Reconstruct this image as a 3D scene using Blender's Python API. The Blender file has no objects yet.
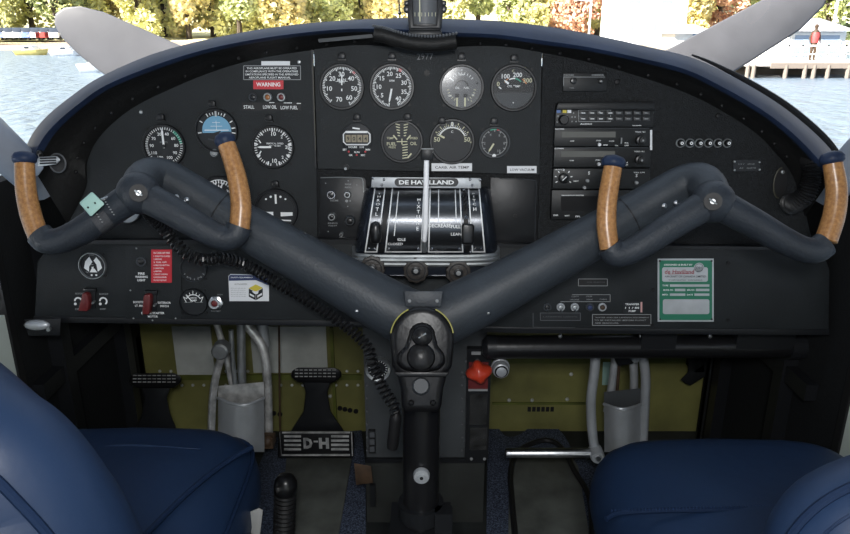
import bpy, bmesh, math, random
from mathutils import Matrix, Vector
random.seed(7)
SC = bpy.context.scene
COL = SC.collection
PI = math.pi
# ---------------------------------------------------------------- camera
F = 700.0
PITCH = math.radians(18.5)
C0 = Vector((0, 0, 0.92))
RT = Vector((1, 0, 0))
FW = Vector((0, math.cos(PITCH), -math.sin(PITCH)))
UP = Vector((0, math.sin(PITCH), math.cos(PITCH)))
cd = bpy.data.cameras.new('camera')
cam = bpy.data.objects.new('camera', cd)
COL.objects.link(cam)
cd.sensor_fit = 'HORIZONTAL'
cd.sensor_width = 36
cd.lens = 36 * F / 850
cd.clip_start = 0.02
cd.clip_end = 2000
cam.location = C0
cam.rotation_euler = (PI / 2 - PITCH, 0, 0)
SC.camera = cam


def ray(px, py):
    return FW + RT * ((px - 425) / F) + UP * ((267 - py) / F)


def atd(px, py, d):
    return C0 + ray(px, py) * d


def aty(px, py, y):
    r = ray(px, py)
    return C0 + r * ((y - C0.y) / r.y)


def atz(px, py, z):
    r = ray(px, py)
    return C0 + r * ((z - C0.z) / r.z)


# the instrument panel's plane
TILT = math.radians(5.5)
P0 = C0 + FW * 1.12
PU = Vector((1, 0, 0))
PV = Vector((0, math.sin(TILT), math.cos(TILT)))
PW = PU.cross(PV)


def pan(px, py, w=0.0):
    """in-plane coordinates of a point of the panel, w in front of it"""
    r = ray(px, py)
    o = P0 + PW * w
    t = (o - C0).dot(PW) / r.dot(PW)
    p = C0 + r * t
    return Vector(((p - P0).dot(PU), (p - P0).dot(PV), w))


def panw(px, py, w=0.0):
    q = pan(px, py, w)
    return P0 + PU * q.x + PV * q.y + PW * q.z


def panM(px, py, w=0.0):
    p = panw(px, py, w)
    M = Matrix(((PU.x, PV.x, PW.x, p.x), (PU.y, PV.y, PW.y, p.y), (PU.z, PV.z, PW.z, p.z), (0, 0, 0, 1)))
    s = (p - C0).dot(FW) / F
    return M, s


# ---------------------------------------------------------------- materials
MATS = {}


def mat(name, col, rough=0.5, metal=0.0, bump=0.0, bscale=200.0, var=0.0, vscale=8.0, spec=0.5, emit=None, detail=3.0):
    m = bpy.data.materials.new(name)
    m.use_nodes = True
    nt = m.node_tree
    b = nt.nodes['Principled BSDF']
    b.inputs['Base Color'].default_value = (*col, 1)
    b.inputs['Roughness'].default_value = rough
    b.inputs['Metallic'].default_value = metal
    b.inputs['Specular IOR Level'].default_value = spec
    if emit:
        b.inputs['Emission Color'].default_value = (*emit[0], 1)
        b.inputs['Emission Strength'].default_value = emit[1]
    tc = nt.nodes.new('ShaderNodeTexCoord')
    if bump:
        n = nt.nodes.new('ShaderNodeTexNoise')
        n.inputs['Scale'].default_value = bscale
        n.inputs['Detail'].default_value = detail
        nt.links.new(tc.outputs['Object'], n.inputs['Vector'])
        bp = nt.nodes.new('ShaderNodeBump')
        bp.inputs['Strength'].default_value = bump
        bp.inputs['Distance'].default_value = 0.002
        nt.links.new(n.outputs['Fac'], bp.inputs['Height'])
        nt.links.new(bp.outputs['Normal'], b.inputs['Normal'])
    if var:
        n2 = nt.nodes.new('ShaderNodeTexNoise')
        n2.inputs['Scale'].default_value = vscale
        n2.inputs['Detail'].default_value = 5
        nt.links.new(tc.outputs['Object'], n2.inputs['Vector'])
        r = nt.nodes.new('ShaderNodeValToRGB')
        r.color_ramp.elements[0].position = 0.3
        r.color_ramp.elements[1].position = 0.7
        r.color_ramp.elements[0].color = (*[c * (1 - var) for c in col], 1)
        r.color_ramp.elements[1].color = (*[min(1, c * (1 + var)) for c in col], 1)
        nt.links.new(n2.outputs['Fac'], r.inputs['Fac'])
        nt.links.new(r.outputs['Color'], b.inputs['Base Color'])
    MATS[name] = m
    return m


def glassmat(name, refl=0.04, tint=(1, 1, 1), rough=0.02):
    m = bpy.data.materials.new(name)
    m.use_nodes = True
    nt = m.node_tree
    nt.nodes.remove(nt.nodes['Principled BSDF'])
    t = nt.nodes.new('ShaderNodeBsdfTransparent')
    t.inputs['Color'].default_value = (*tint, 1)
    g = nt.nodes.new('ShaderNodeBsdfGlossy')
    g.inputs['Roughness'].default_value = rough
    mx = nt.nodes.new('ShaderNodeMixShader')
    mx.inputs[0].default_value = refl
    nt.links.new(t.outputs[0], mx.inputs[1])
    nt.links.new(g.outputs[0], mx.inputs[2])
    nt.links.new(mx.outputs[0], nt.nodes['Material Output'].inputs['Surface'])
    MATS[name] = m
    return m


mat('panel_black', (0.0175, 0.0202, 0.0222), 0.6, bump=0.25, bscale=500, var=0.18, vscale=14, spec=0.22)
mat('panel_crinkle', (0.0115, 0.0128, 0.0142), 0.6, bump=0.9, bscale=420, var=0.35, vscale=160, spec=0.22)
mat('black_satin', (0.012, 0.013, 0.015), 0.38, bump=0.1, bscale=90, spec=0.3)
mat('black_gloss', (0.008, 0.008, 0.009), 0.3, bump=0.15, bscale=60)
mat('gear_black', (.006, .006, .007), .36, bump=.2, bscale=140, spec=.35)
mat('casting_black', (.006, .006, .007), .5, bump=.35, bscale=120, spec=.3)
mat('black_matte', (0.011, 0.012, 0.013), 0.8, bump=0.4, bscale=150, spec=0.2)
mat('black_rubber', (0.013, 0.013, 0.014), 0.5, spec=0.3)
mat('deep_black', (0.004, 0.004, 0.005), 0.6)
mat('hood_blue', (0.016, 0.026, 0.056), 0.45, bump=0.25, bscale=40, var=0.25, vscale=18, spec=0.2)
mat('hood_under', (0.009, 0.009, 0.009), 0.55, bump=0.5, bscale=130, spec=0.25)
mat('arm_paint', (0.028, 0.034, 0.042), 0.5, bump=0.25, bscale=260, var=0.12, vscale=20, spec=0.4)
mat('wheel_paint', (0.021, 0.026, 0.034), 0.5, bump=0.35, bscale=300, var=0.12, vscale=20, spec=0.4)
mat('steel', (0.62, 0.63, 0.65), 0.28, 1.0, bump=0.1, bscale=200)
mat('chrome', (0.8, 0.8, 0.82), 0.12, 1.0)
mat('dull_alloy', (0.42, 0.44, 0.45), 0.42, 0.85, var=0.25, vscale=30, bump=0.1, bscale=120)
mat('worn_alloy', (0.62, 0.62, 0.61), 0.42, 0.6, var=0.45, vscale=45, bump=0.2, bscale=90)
mat('silver_paint', (0.42, 0.44, 0.46), 0.42, 0.4, var=0.12, vscale=20)
mat('olive', (0.165, 0.16, 0.05), 0.55, var=0.3, vscale=9, bump=0.15, bscale=60)
mat('olive_dark', (0.1, 0.115, 0.02), 0.55, var=0.35, vscale=12, bump=0.15, bscale=60)
mat('pale_sheet', (0.48, 0.5, 0.47), 0.5, 0.3, var=0.3, vscale=10)
mat('door_pale', (0.6, 0.66, 0.6), 0.5, var=0.1, vscale=5)
mat('post_grey', (0.33, 0.36, 0.42), 0.42, 0.0, var=0.15, vscale=12)
mat('dial_black', (0.016, 0.018, 0.021), 0.5, spec=0.3)
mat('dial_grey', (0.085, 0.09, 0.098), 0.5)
mat('dial_slate', (0.045, 0.05, 0.056), 0.5, spec=0.3)
mat('white_ink', (0.85, 0.86, 0.86), 0.6)
mat('grey_ink', (0.27, 0.28, 0.285), 0.6)
mat('cream_ink', (0.6, 0.58, 0.4), 0.6)
mat('red_ink', (0.5, 0.03, 0.04), 0.5)
mat('green_ink', (0.03, 0.3, 0.2), 0.5)
mat('orange_ink', (0.6, 0.22, 0.05), 0.5)
mat('amber', (0.32, 0.12, 0.03), 0.3)
mat('sky_blue', (0.16, 0.37, 0.54), 0.5)
mat('label_white', (0.75, 0.76, 0.78), 0.5)
mat('placard_red', (0.55, 0.022, 0.035), 0.45)
mat('guard_red', (0.14, 0.017, 0.018), 0.4, var=0.25, vscale=90)
mat('knob_red', (0.55, 0.05, 0.022), 0.28)
mat('plate_green', (0.02, 0.17, 0.1), 0.4)
mat('plate_silver', (0.5, 0.52, 0.54), 0.35, 0.4, var=0.12, vscale=30)
mat('navy_ink', (0.02, 0.035, 0.11), 0.5)
mat('yellow_ink', (0.62, 0.5, 0.05), 0.5)
mat('yellow_line', (0.3, 0.28, 0.07), 0.6)
mat('script_red', (0.3, 0.05, 0.06), 0.5)
mat('lcd_grey', (0.1, 0.1, 0.09), 0.25)
mat('radio_black', (0.012, 0.013, 0.014), 0.45, spec=0.3)
mat('radio_button', (0.03, 0.031, 0.033), 0.45)
mat('quad_black', (0.1, 0.105, 0.115), 0.3, 0.9, bump=0.05, bscale=300)
mat('quad_side', (0.02, 0.025, 0.036), 0.25, 0.3)
mat('knob_brown', (0.03, 0.025, 0.022), 0.5, bump=0.5, bscale=150)
mat('lever_white', (0.9, 0.9, 0.92), 0.45)
mat('mint', (0.36, 0.56, 0.5), 0.5)
mat('strap_dark', (0.05, 0.052, 0.058), 0.7, bump=0.4, bscale=300)
mat('seat_blue', (0.0105, 0.026, 0.066), 0.5, bump=0.22, bscale=60, var=0.12, vscale=6, detail=6, spec=0.3)
mat('seat_piping', (0.007, 0.017, 0.045), 0.6, spec=0.15)
mat('stitch_blue', (0.014, 0.03, 0.075), 0.6, spec=0.15)
mat('rubber_mat', (0.1, 0.106, 0.097), 0.55, var=0.35, vscale=16, bump=0.2, bscale=80, spec=0.3)
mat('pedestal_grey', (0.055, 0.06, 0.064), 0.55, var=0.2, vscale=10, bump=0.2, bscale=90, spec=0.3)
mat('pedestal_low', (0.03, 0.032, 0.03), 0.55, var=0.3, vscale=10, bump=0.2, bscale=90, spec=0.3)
mat('foil_tape', (0.1, 0.1, 0.1), 0.25, 0.8, bump=0.8, bscale=60, var=0.5, vscale=50)
mat('tag_white', (0.3, 0.3, 0.29), 0.6)
mat('rust_brown', (0.06, 0.034, 0.018), 0.6, var=0.4, vscale=50)
mat('prop_grey', (0.1, 0.1, 0.11), 0.45, var=0.12, vscale=9)
mat('cowl_paint', (0.1, 0.13, 0.2), 0.35)
mat('headliner', (0.42, 0.43, 0.42), 0.8)
mat('floor_dark', (0.025, 0.028, 0.028), 0.6, var=0.4, vscale=10, bump=0.2, bscale=60, spec=0.25)
glassmat('windshield_glass', 0.05)
glassmat('dial_glass', 0.006, rough=0.1)


def carpet_mat():
    m = mat('carpet_blue', (0.02, 0.03, 0.055), 0.95, bump=1.0, bscale=330)
    nt = m.node_tree
    b = nt.nodes['Principled BSDF']
    tc = nt.nodes.new('ShaderNodeTexCoord')
    n = nt.nodes.new('ShaderNodeTexNoise')
    n.inputs['Scale'].default_value = 420
    n.inputs['Detail'].default_value = 2
    nt.links.new(tc.outputs['Object'], n.inputs['Vector'])
    r = nt.nodes.new('ShaderNodeValToRGB')
    e = r.color_ramp.elements
    e[0].position, e[0].color = 0.42, (0.014, 0.02, 0.04, 1)
    e[1].position, e[1].color = 0.66, (0.11, 0.14, 0.21, 1)
    nt.links.new(n.outputs['Fac'], r.inputs['Fac'])
    nt.links.new(r.outputs['Color'], b.inputs['Base Color'])


carpet_mat()


def wrap_mat():
    """cord whipping: fine windings along the grip, varnished tan"""
    m = mat('grip_cord', (0.3, 0.14, 0.045), 0.3, var=0.0)
    nt = m.node_tree
    b = nt.nodes['Principled BSDF']
    tc = nt.nodes.new('ShaderNodeTexCoord')
    n = nt.nodes.new('ShaderNodeTexNoise')
    n.inputs['Scale'].default_value = 260
    n.inputs['Detail'].default_value = 5
    nt.links.new(tc.outputs['Object'], n.inputs['Vector'])
    r = nt.nodes.new('ShaderNodeValToRGB')
    e = r.color_ramp.elements
    e[0].position, e[0].color = 0.3, (0.24, 0.105, 0.035, 1)
    e[1].position, e[1].color = 0.7, (0.46, 0.235, 0.085, 1)
    nt.links.new(n.outputs['Fac'], r.inputs['Fac'])
    nt.links.new(r.outputs['Color'], b.inputs['Base Color'])


wrap_mat()


def water_mat():
    m = bpy.data.materials.new('lake_water')
    m.use_nodes = True
    nt = m.node_tree
    b = nt.nodes['Principled BSDF']
    b.inputs['Base Color'].default_value = (0.15, 0.2, 0.26, 1)
    b.inputs['Roughness'].default_value = 0.3
    tc = nt.nodes.new('ShaderNodeTexCoord')
    mp = nt.nodes.new('ShaderNodeMapping')
    mp.inputs['Scale'].default_value = (1.0, 0.7, 1)
    nt.links.new(tc.outputs['Object'], mp.inputs['Vector'])
    n = nt.nodes.new('ShaderNodeTexNoise')
    n.inputs['Scale'].default_value = 1.6
    n.inputs['Detail'].default_value = 6
    nt.links.new(mp.outputs['Vector'], n.inputs['Vector'])
    bp = nt.nodes.new('ShaderNodeBump')
    bp.inputs['Strength'].default_value = 1.0
    bp.inputs['Distance'].default_value = 0.3
    nt.links.new(n.outputs['Fac'], bp.inputs['Height'])
    nt.links.new(bp.outputs['Normal'], b.inputs['Normal'])
    MATS['lake_water'] = m


water_mat()
for nm, c in (('leaf_lime', (0.68, 0.66, 0.3)), ('leaf_green', (0.52, 0.56, 0.26)), ('leaf_gold', (0.72, 0.62, 0.3)), ('leaf_red', (0.7, 0.42, 0.29)), ('leaf_dark', (0.2, 0.27, 0.15))):
    mat(nm, c, 0.7, var=0.35, vscale=1.2)
mat('bark', (0.08, 0.06, 0.045), 0.9)
mat('sand', (0.36, 0.27, 0.21), 0.9, var=0.1, vscale=0.5)
mat('lawn', (0.6, 0.56, 0.36), 0.9, var=0.2, vscale=0.3)
mat('boat_white', (0.8, 0.8, 0.8), 0.4)
mat('boat_yellow', (0.75, 0.6, 0.2), 0.4)
mat('boat_blue', (0.1, 0.2, 0.5), 0.4)
mat('car_white', (0.8, 0.8, 0.82), 0.3)
mat('car_blue', (0.2, 0.3, 0.6), 0.3)
mat('car_red', (0.5, 0.08, 0.07), 0.3)
mat('car_glass', (0.05, 0.06, 0.08), 0.1)
mat('house_white', (0.82, 0.82, 0.8), 0.7)
mat('house_roof', (0.5, 0.5, 0.53), 0.7)
mat('house_window', (0.3, 0.38, 0.5), 0.2)
mat('pile_wood', (0.24, 0.2, 0.17), 0.9)
mat('deck_wood', (0.6, 0.57, 0.53), 0.9)
mat('bank_rock', (0.42, 0.36, 0.28), 0.9, var=0.3, vscale=0.8)
mat('flag_red', (0.5, 0.06, 0.06), 0.6)

# ---------------------------------------------------------------- mesh builder
_TX = {}


def text_geo(s, bold):
    k = (s, bold)
    if k not in _TX:
        c = bpy.data.curves.new('lettering', 'FONT')
        c.body = s
        c.size = 1.0
        c.align_x = 'CENTER'
        c.align_y = 'CENTER'
        c.resolution_u = 2
        c.offset = bold
        o = bpy.data.objects.new('lettering', c)
        COL.objects.link(o)
        bpy.context.view_layer.update()
        dg = bpy.context.evaluated_depsgraph_get()
        me = bpy.data.meshes.new_from_object(o.evaluated_get(dg))
        vs = [v.co.copy() for v in me.vertices]
        if vs:   # true centre of the inked area
            cx = (min(v.x for v in vs) + max(v.x for v in vs)) / 2
            cy = (min(v.y for v in vs) + max(v.y for v in vs)) / 2
            for v in vs:
                v.x -= cx
                v.y -= cy
        fs = [tuple(p.vertices) for p in me.polygons]
        bpy.data.objects.remove(o)
        bpy.data.curves.remove(c)
        bpy.data.meshes.remove(me)
        _TX[k] = (vs, fs)
    return _TX[k]


class B:
    def __init__(self, M=None):
        self.bm = bmesh.new()
        self.M = M or Matrix()

    def v(self, p):
        return self.bm.verts.new(self.M @ Vector(p))

    def f(self, vs):
        try:
            return self.bm.faces.new(vs)
        except ValueError:
            return None

    def _bevel(self, faces, w, seg=2):
        es = set()
        for fc in faces:
            for e in fc.edges:
                if len(e.link_faces) == 2 and e.calc_face_angle(0) > 0.5:
                    es.add(e)
        if es and w > 0:
            bmesh.ops.bevel(self.bm, geom=list(es), offset=w, offset_type='OFFSET', segments=seg, profile=0.5, affect='EDGES', clamp_overlap=True)

    def box(self, x0, x1, y0, y1, z0, z1, bev=0, seg=2):
        p = [self.v((x, y, z)) for z in (z0, z1) for y in (y0, y1) for x in (x0, x1)]
        q = [(0, 2, 3, 1), (4, 5, 7, 6), (0, 1, 5, 4), (2, 6, 7, 3), (0, 4, 6, 2), (1, 3, 7, 5)]
        fs = [self.f([p[i] for i in t]) for t in q]
        if bev:
            self._bevel([x for x in fs if x], bev, seg)
        return self

    def hexa(self, a, b, bev=0, seg=2):
        """solid between two matching polygons (lists of 3-D points)"""
        n = len(a)
        va = [self.v(p) for p in a]
        vb = [self.v(p) for p in b]
        fs = [self.f(list(reversed(va))), self.f(vb)]
        for i in range(n):
            j = (i + 1) % n
            fs.append(self.f([va[i], va[j], vb[j], vb[i]]))
        fs = [x for x in fs if x]
        bmesh.ops.recalc_face_normals(self.bm, faces=fs)
        if bev:
            self._bevel(fs, bev, seg)
        return self

    def prism(self, pts, z0, z1, bev=0, seg=2):
        return self.hexa([(x, y, z0) for x, y in pts], [(x, y, z1) for x, y in pts], bev, seg)

    def flat(self, pts, z):
        self.f([self.v((x, y, z)) for x, y in pts])
        return self

    def quad(self, x0, x1, y0, y1, z):
        return self.flat([(x0, y0), (x1, y0), (x1, y1), (x0, y1)], z)

    def lathe(self, prof, seg=24, c=(0, 0, 0), axis='z', a0=0.0):
        cx, cy, cz = c
        rows = []
        for r, z in prof:
            row = []
            if r < 1e-7:
                q = {'z': (cx, cy, cz + z), 'y': (cx, cy + z, cz), 'x': (cx + z, cy, cz)}[axis]
                row = [self.v(q)] * seg
            else:
                for i in range(seg):
                    a = a0 + 2 * PI * i / seg
                    u, w = r * math.cos(a), r * math.sin(a)
                    q = {'z': (cx + u, cy + w, cz + z), 'y': (cx + w, cy + z, cz + u), 'x': (cx + z, cy + u, cz + w)}[axis]
                    row.append(self.v(q))
            rows.append(row)
        for a, b in zip(rows, rows[1:]):
            for i in range(seg):
                j = (i + 1) % seg
                vs = []
                for k in (a[i], a[j], b[j], b[i]):
                    if k not in vs:
                        vs.append(k)
                if len(vs) >= 3:
                    self.f(vs)
        return self

    def disc(self, r, z0, z1, c=(0, 0), seg=20, bev=0.0):
        b = min(bev, r * 0.5)
        pr = [(0, z0), (r, z0), (r, z1 - b), (r - b * 0.3, z1 - b * 0.3), (r - b, z1), (0, z1)] if b else [(0, z0), (r, z0), (r, z1), (0, z1)]
        return self.lathe(pr, seg, (c[0], c[1], 0))

    def ring(self, r0, r1, z0, z1, c=(0, 0), seg=32, bev=0.0):
        b = bev
        pr = [(r0, z0), (r1, z0), (r1, z1 - b), (r1 - b, z1), (r0 + b, z1), (r0, z1 - b), (r0, z0)]
        return self.lathe(pr, seg, (c[0], c[1], 0))

    def tube(self, pts, r, seg=12, caps=True, closed=False):
        pts = [Vector(p) for p in pts]
        n = len(pts)
        rs = r if isinstance(r, (list, tuple)) else [r] * n
        T = []
        for i in range(n):
            a = pts[(i - 1) % n] if (closed or i > 0) else pts[i]
            b = pts[(i + 1) % n] if (closed or i < n - 1) else pts[i]
            t = (b - a)
            T.append(t.normalized() if t.length > 1e-9 else Vector((0, 0, 1)))
        up = Vector((0, 0, 1)) if abs(T[0].z) < 0.9 else Vector((1, 0, 0))
        nrm = (up - T[0] * up.dot(T[0])).normalized()
        rows = []
        for i in range(n):
            if i:
                nrm = nrm - T[i] * nrm.dot(T[i])
                nrm.normalize()
            bn = T[i].cross(nrm)
            rows.append([self.v(pts[i] + (nrm * math.cos(2 * PI * k / seg) + bn * math.sin(2 * PI * k / seg)) * rs[i]) for k in range(seg)])
        m = n if closed else n - 1
        for i in range(m):
            a, b = rows[i], rows[(i + 1) % n]
            for k in range(seg):
                self.f([a[k], a[(k + 1) % seg], b[(k + 1) % seg], b[k]])
        if caps and not closed:
            self.f(list(reversed(rows[0])))
            self.f(rows[-1])
        return self

    def grid(self, rows, closed=False):
        R = [[self.v(p) for p in row] for row in rows]
        for a, b in zip(R, R[1:]):
            n = len(a)
            for i in range(n if closed else n - 1):
                self.f([a[i], a[(i + 1) % n], b[(i + 1) % n], b[i]])
        return self

    def ball(self, c, r, seg=14, rings=8, sx=1, sy=1, sz=1):
        c = Vector(c)
        rows = []
        top = self.v(c + Vector((0, 0, r * sz)))
        bot = self.v(c - Vector((0, 0, r * sz)))
        for i in range(1, rings):
            t = PI * i / rings
            rows.append([self.v(c + Vector((r * sx * math.sin(t) * math.cos(2 * PI * k / seg), r * sy * math.sin(t) * math.sin(2 * PI * k / seg), r * sz * math.cos(t)))) for k in range(seg)])
        for k in range(seg):
            self.f([top, rows[0][k], rows[0][(k + 1) % seg]])
            self.f([bot, rows[-1][(k + 1) % seg], rows[-1][k]])
        for a, b in zip(rows, rows[1:]):
            for k in range(seg):
                self.f([a[k], b[k], b[(k + 1) % seg], a[(k + 1) % seg]])
        return self

    def bar(self, x0, y0, x1, y1, w, z, h=0.0):
        d = Vector((x1 - x0, y1 - y0))
        if d.length < 1e-9:
            return self
        n = Vector((-d.y, d.x)).normalized() * (w / 2)
        pts = [(x0 - n.x, y0 - n.y), (x1 - n.x, y1 - n.y), (x1 + n.x, y1 + n.y), (x0 + n.x, y0 + n.y)]
        if h:
            return self.prism(pts, z, z + h)
        return self.flat(pts, z)

    def text(self, s, x, y, z, size, bold=0.0, rot=0.0, sx=1.0):
        vs, fs = text_geo(s, bold)
        c, sn = math.cos(rot), math.sin(rot)
        nv = []
        for q in vs:
            a, b = q.x * size * sx, q.y * size
            nv.append(self.v((x + a * c - b * sn, y + a * sn + b * c, z)))
        for t in fs:
            self.f([nv[i] for i in t])
        return self

    def textw(self, s, x, y, z, width, height, bold=0.0):
        """text fitted into a width and height"""
        vs, fs = text_geo(s, bold)
        w = max(v.x for v in vs) - min(v.x for v in vs)
        h = max(v.y for v in vs) - min(v.y for v in vs)
        nv = [self.v((x + q.x * width / w, y + q.y * height / h, z)) for q in vs]
        for t in fs:
            self.f([nv[i] for i in t])
        return self


def cat(pts, n=6, closed=False):
    """Catmull-Rom through points (tuples of any length)"""
    P = [tuple(p) for p in pts]
    m = len(P)
    out = []
    rng = range(m) if closed else range(m - 1)
    for i in rng:
        p1, p2 = P[i], P[(i + 1) % m]
        p0 = P[i - 1] if (i > 0 or closed) else tuple(2 * a - b for a, b in zip(p1, p2))
        p3 = P[(i + 2) % m] if (i + 2 < m or closed) else tuple(2 * b - a for a, b in zip(p1, p2))
        for k in range(n):
            t = k / n
            out.append(tuple(0.5 * (2 * b + (c - a) * t + (2 * a - 5 * b + 4 * c - d) * t * t + (-a + 3 * b - 3 * c + d) * t ** 3) for a, b, c, d in zip(p0, p1, p2, p3)))
    if not closed:
        out.append(P[-1])
    return out


ROOTM = {}


def rootM(o):
    while o.parent is not None:
        o = o.parent
    return ROOTM.get(o.name, Matrix())


def tag(o, label=None, category=None, group=None, kind=None):
    if label:
        o['label'] = label
    if category:
        o['category'] = category
    if group:
        o['group'] = group
    if kind:
        o['kind'] = kind
    return o


def thing(name, label, category, M=None, group=None):
    o = bpy.data.objects.new(name, None)
    o.empty_display_size = 0.02
    COL.objects.link(o)
    if isinstance(M, Vector):
        M = Matrix.Translation(M)
    M = M or Matrix()
    o.matrix_world = M
    ROOTM[o.name] = M.copy()
    return tag(o, label, category, group)


SPLIT = {'screw', 'stud', 'mounting_screw', 'end_cap', 'bracket', 'yellow_line', 'bolt', 'knob', 'toggle', 'red_dot', 'foil_patch', 'rail', 'rivet', 'cube_side', 'notch', 'groove', 'crease', 'frame_rib'}


def islands(bm):
    bm.verts.ensure_lookup_table()
    seen, out = set(), []
    for v in bm.verts:
        if v in seen:
            continue
        st, grp = [v], []
        seen.add(v)
        while st:
            k = st.pop()
            grp.append(k)
            for e in k.link_edges:
                w = e.other_vert(k)
                if w not in seen:
                    seen.add(w)
                    st.append(w)
        out.append(grp)
    return out


def obj(name, b, m, parent=None, world=False, sharp=35, label=None, origin=None):
    bm = b.bm
    if name in SPLIT and parent is not None:
        I = islands(bm)
        if len(I) > 1:
            first = None
            for grp in I:
                n = B()
                mp = {v: n.bm.verts.new(v.co) for v in grp}
                fs = {f_ for v in grp for f_ in v.link_faces}
                for f_ in fs:
                    n.f([mp[v] for v in f_.verts])
                o = obj(name, n, m, parent, world, sharp, label)
                first = first or o
            bm.free()
            return first
    bmesh.ops.recalc_face_normals(bm, faces=bm.faces) if sharp is not None else None
    ca = math.radians(sharp or 35)
    for e in bm.edges:
        if len(e.link_faces) == 2:
            e.smooth = e.calc_face_angle(0) < ca
    for fc in bm.faces:
        fc.smooth = True
    me = bpy.data.meshes.new(name)
    bm.to_mesh(me)
    bm.free()
    me.materials.append(MATS[m])
    o = bpy.data.objects.new(name, me)
    COL.objects.link(o)
    if parent is not None:
        o.parent = parent
        if world:
            me.transform(rootM(parent).inverted())
    elif origin is not None:
        me.transform(Matrix.Translation(-Vector(origin)))
        o.location = origin
        ROOTM[o.name] = Matrix.Translation(Vector(origin))
    if label:
        o['label'] = label
    return o


def struct(name, b, m, parent=None):
    o = obj(name, b, m, parent)
    if parent is None:
        o['kind'] = 'structure'
    return o


def copy_thing(o, M, label=None):
    """a thing with its parts and sub-parts, mesh data shared"""
    def rec(src, par):
        c = src.copy()
        COL.objects.link(c)
        if par is not None:
            c.parent = par
        for ch in [k for k in bpy.data.objects if k.parent == src]:
            rec(ch, c)
        return c
    c = rec(o, None)
    c.matrix_world = M
    ROOTM[c.name] = M.copy()
    if label:
        c['label'] = label
    return c


class Pt:
    """a thing that stands on the panel: local x right, y up, z out of the panel"""
    def __init__(self, name, label, category, px, py, w=0.0, group=None):
        self.px, self.py, self.w = px, py, w
        M, self.s = panM(px, py, w)
        self.o = thing(name, label, category, M, group)
        self.c = pan(px, py, w)

    def xy(self, qx, qy):
        q = pan(qx, qy, self.w)
        return (q.x - self.c.x, q.y - self.c.y)

    def poly(self, pts):
        return [self.xy(*p) for p in pts]

    def rect(self, x0, y0, x1, y1):
        return self.poly([(x0, y1), (x1, y1), (x1, y0), (x0, y0)])
# ================================================================ the setting
# floor, firewall, side walls
struct('floor', B().box(-0.68, 0.68, -1.2, 1.6, -0.03, 0.0), 'floor_dark')
wf = struct('wall_front', B().box(-0.66, 0.66, 1.49, 1.52, 0.0, 0.66).box(-0.42, 0.42, 1.49, 1.52, 0.66, 0.8), 'olive')


def wpt(px, py, y=1.49):
    p = aty(px, py, y)
    return (p.x, p.z)


def wrect(b, x0, y0, x1, y1, th, bev=0.0, y=1.49):
    a, c = wpt(x0, y0, y), wpt(x1, y1, y)
    b.box(a[0], c[0], y - th, y, min(a[1], c[1]), max(a[1], c[1]), bev)
    return b


b = B()
wrect(b, 172, 326, 216, 378, 0.004)
wrect(b, 250, 326, 328, 372, 0.004)
struct('sheet_panel', b, 'pale_sheet', wf)
b = B()
wrect(b, 330, 326, 338, 432, 0.012)
wrect(b, 150, 374, 362, 379, 0.006)
wrect(b, 490, 352, 700, 362, 0.008)
wrect(b, 492, 402, 590, 404, 0.004)
struct('stiffener', b, 'olive_dark', wf)
b = B()
for px in list(range(160, 360, 11)):
    for py in (371, 385):
        q = wpt(px, py)
        b.ball((q[0], 1.489, q[1]), 0.004, 6, 4)
for px, py in ((509, 400), (532, 400), (567, 399), (571, 374), (605, 374), (700, 374), (255, 412), (256, 430), (330, 396), (330, 414)):
    q = wpt(px, py)
    b.ball((q[0], 1.489, q[1]), 0.005, 8, 4)
struct('rivets', b, 'pale_sheet', wf)
b = B()
for k, px in enumerate((340, 345, 350, 356, 268, 274, 280)):
    q = wpt(px, 408 + (k * 37 % 9))
    b.lathe([(0, 0), (0.006, 0), (0.006, 0.003), (0, 0.003)], 10, (q[0], 1.487, q[1]), 'y')
q = wpt(540, 409)
for k in range(6):
    b.box(q[0] - 0.03 + k * 0.011, q[0] - 0.022 + k * 0.011, 1.488, 1.49, q[1] - 0.006, q[1] + 0.006)
struct('small_holes', b, 'deep_black', wf)

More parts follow.
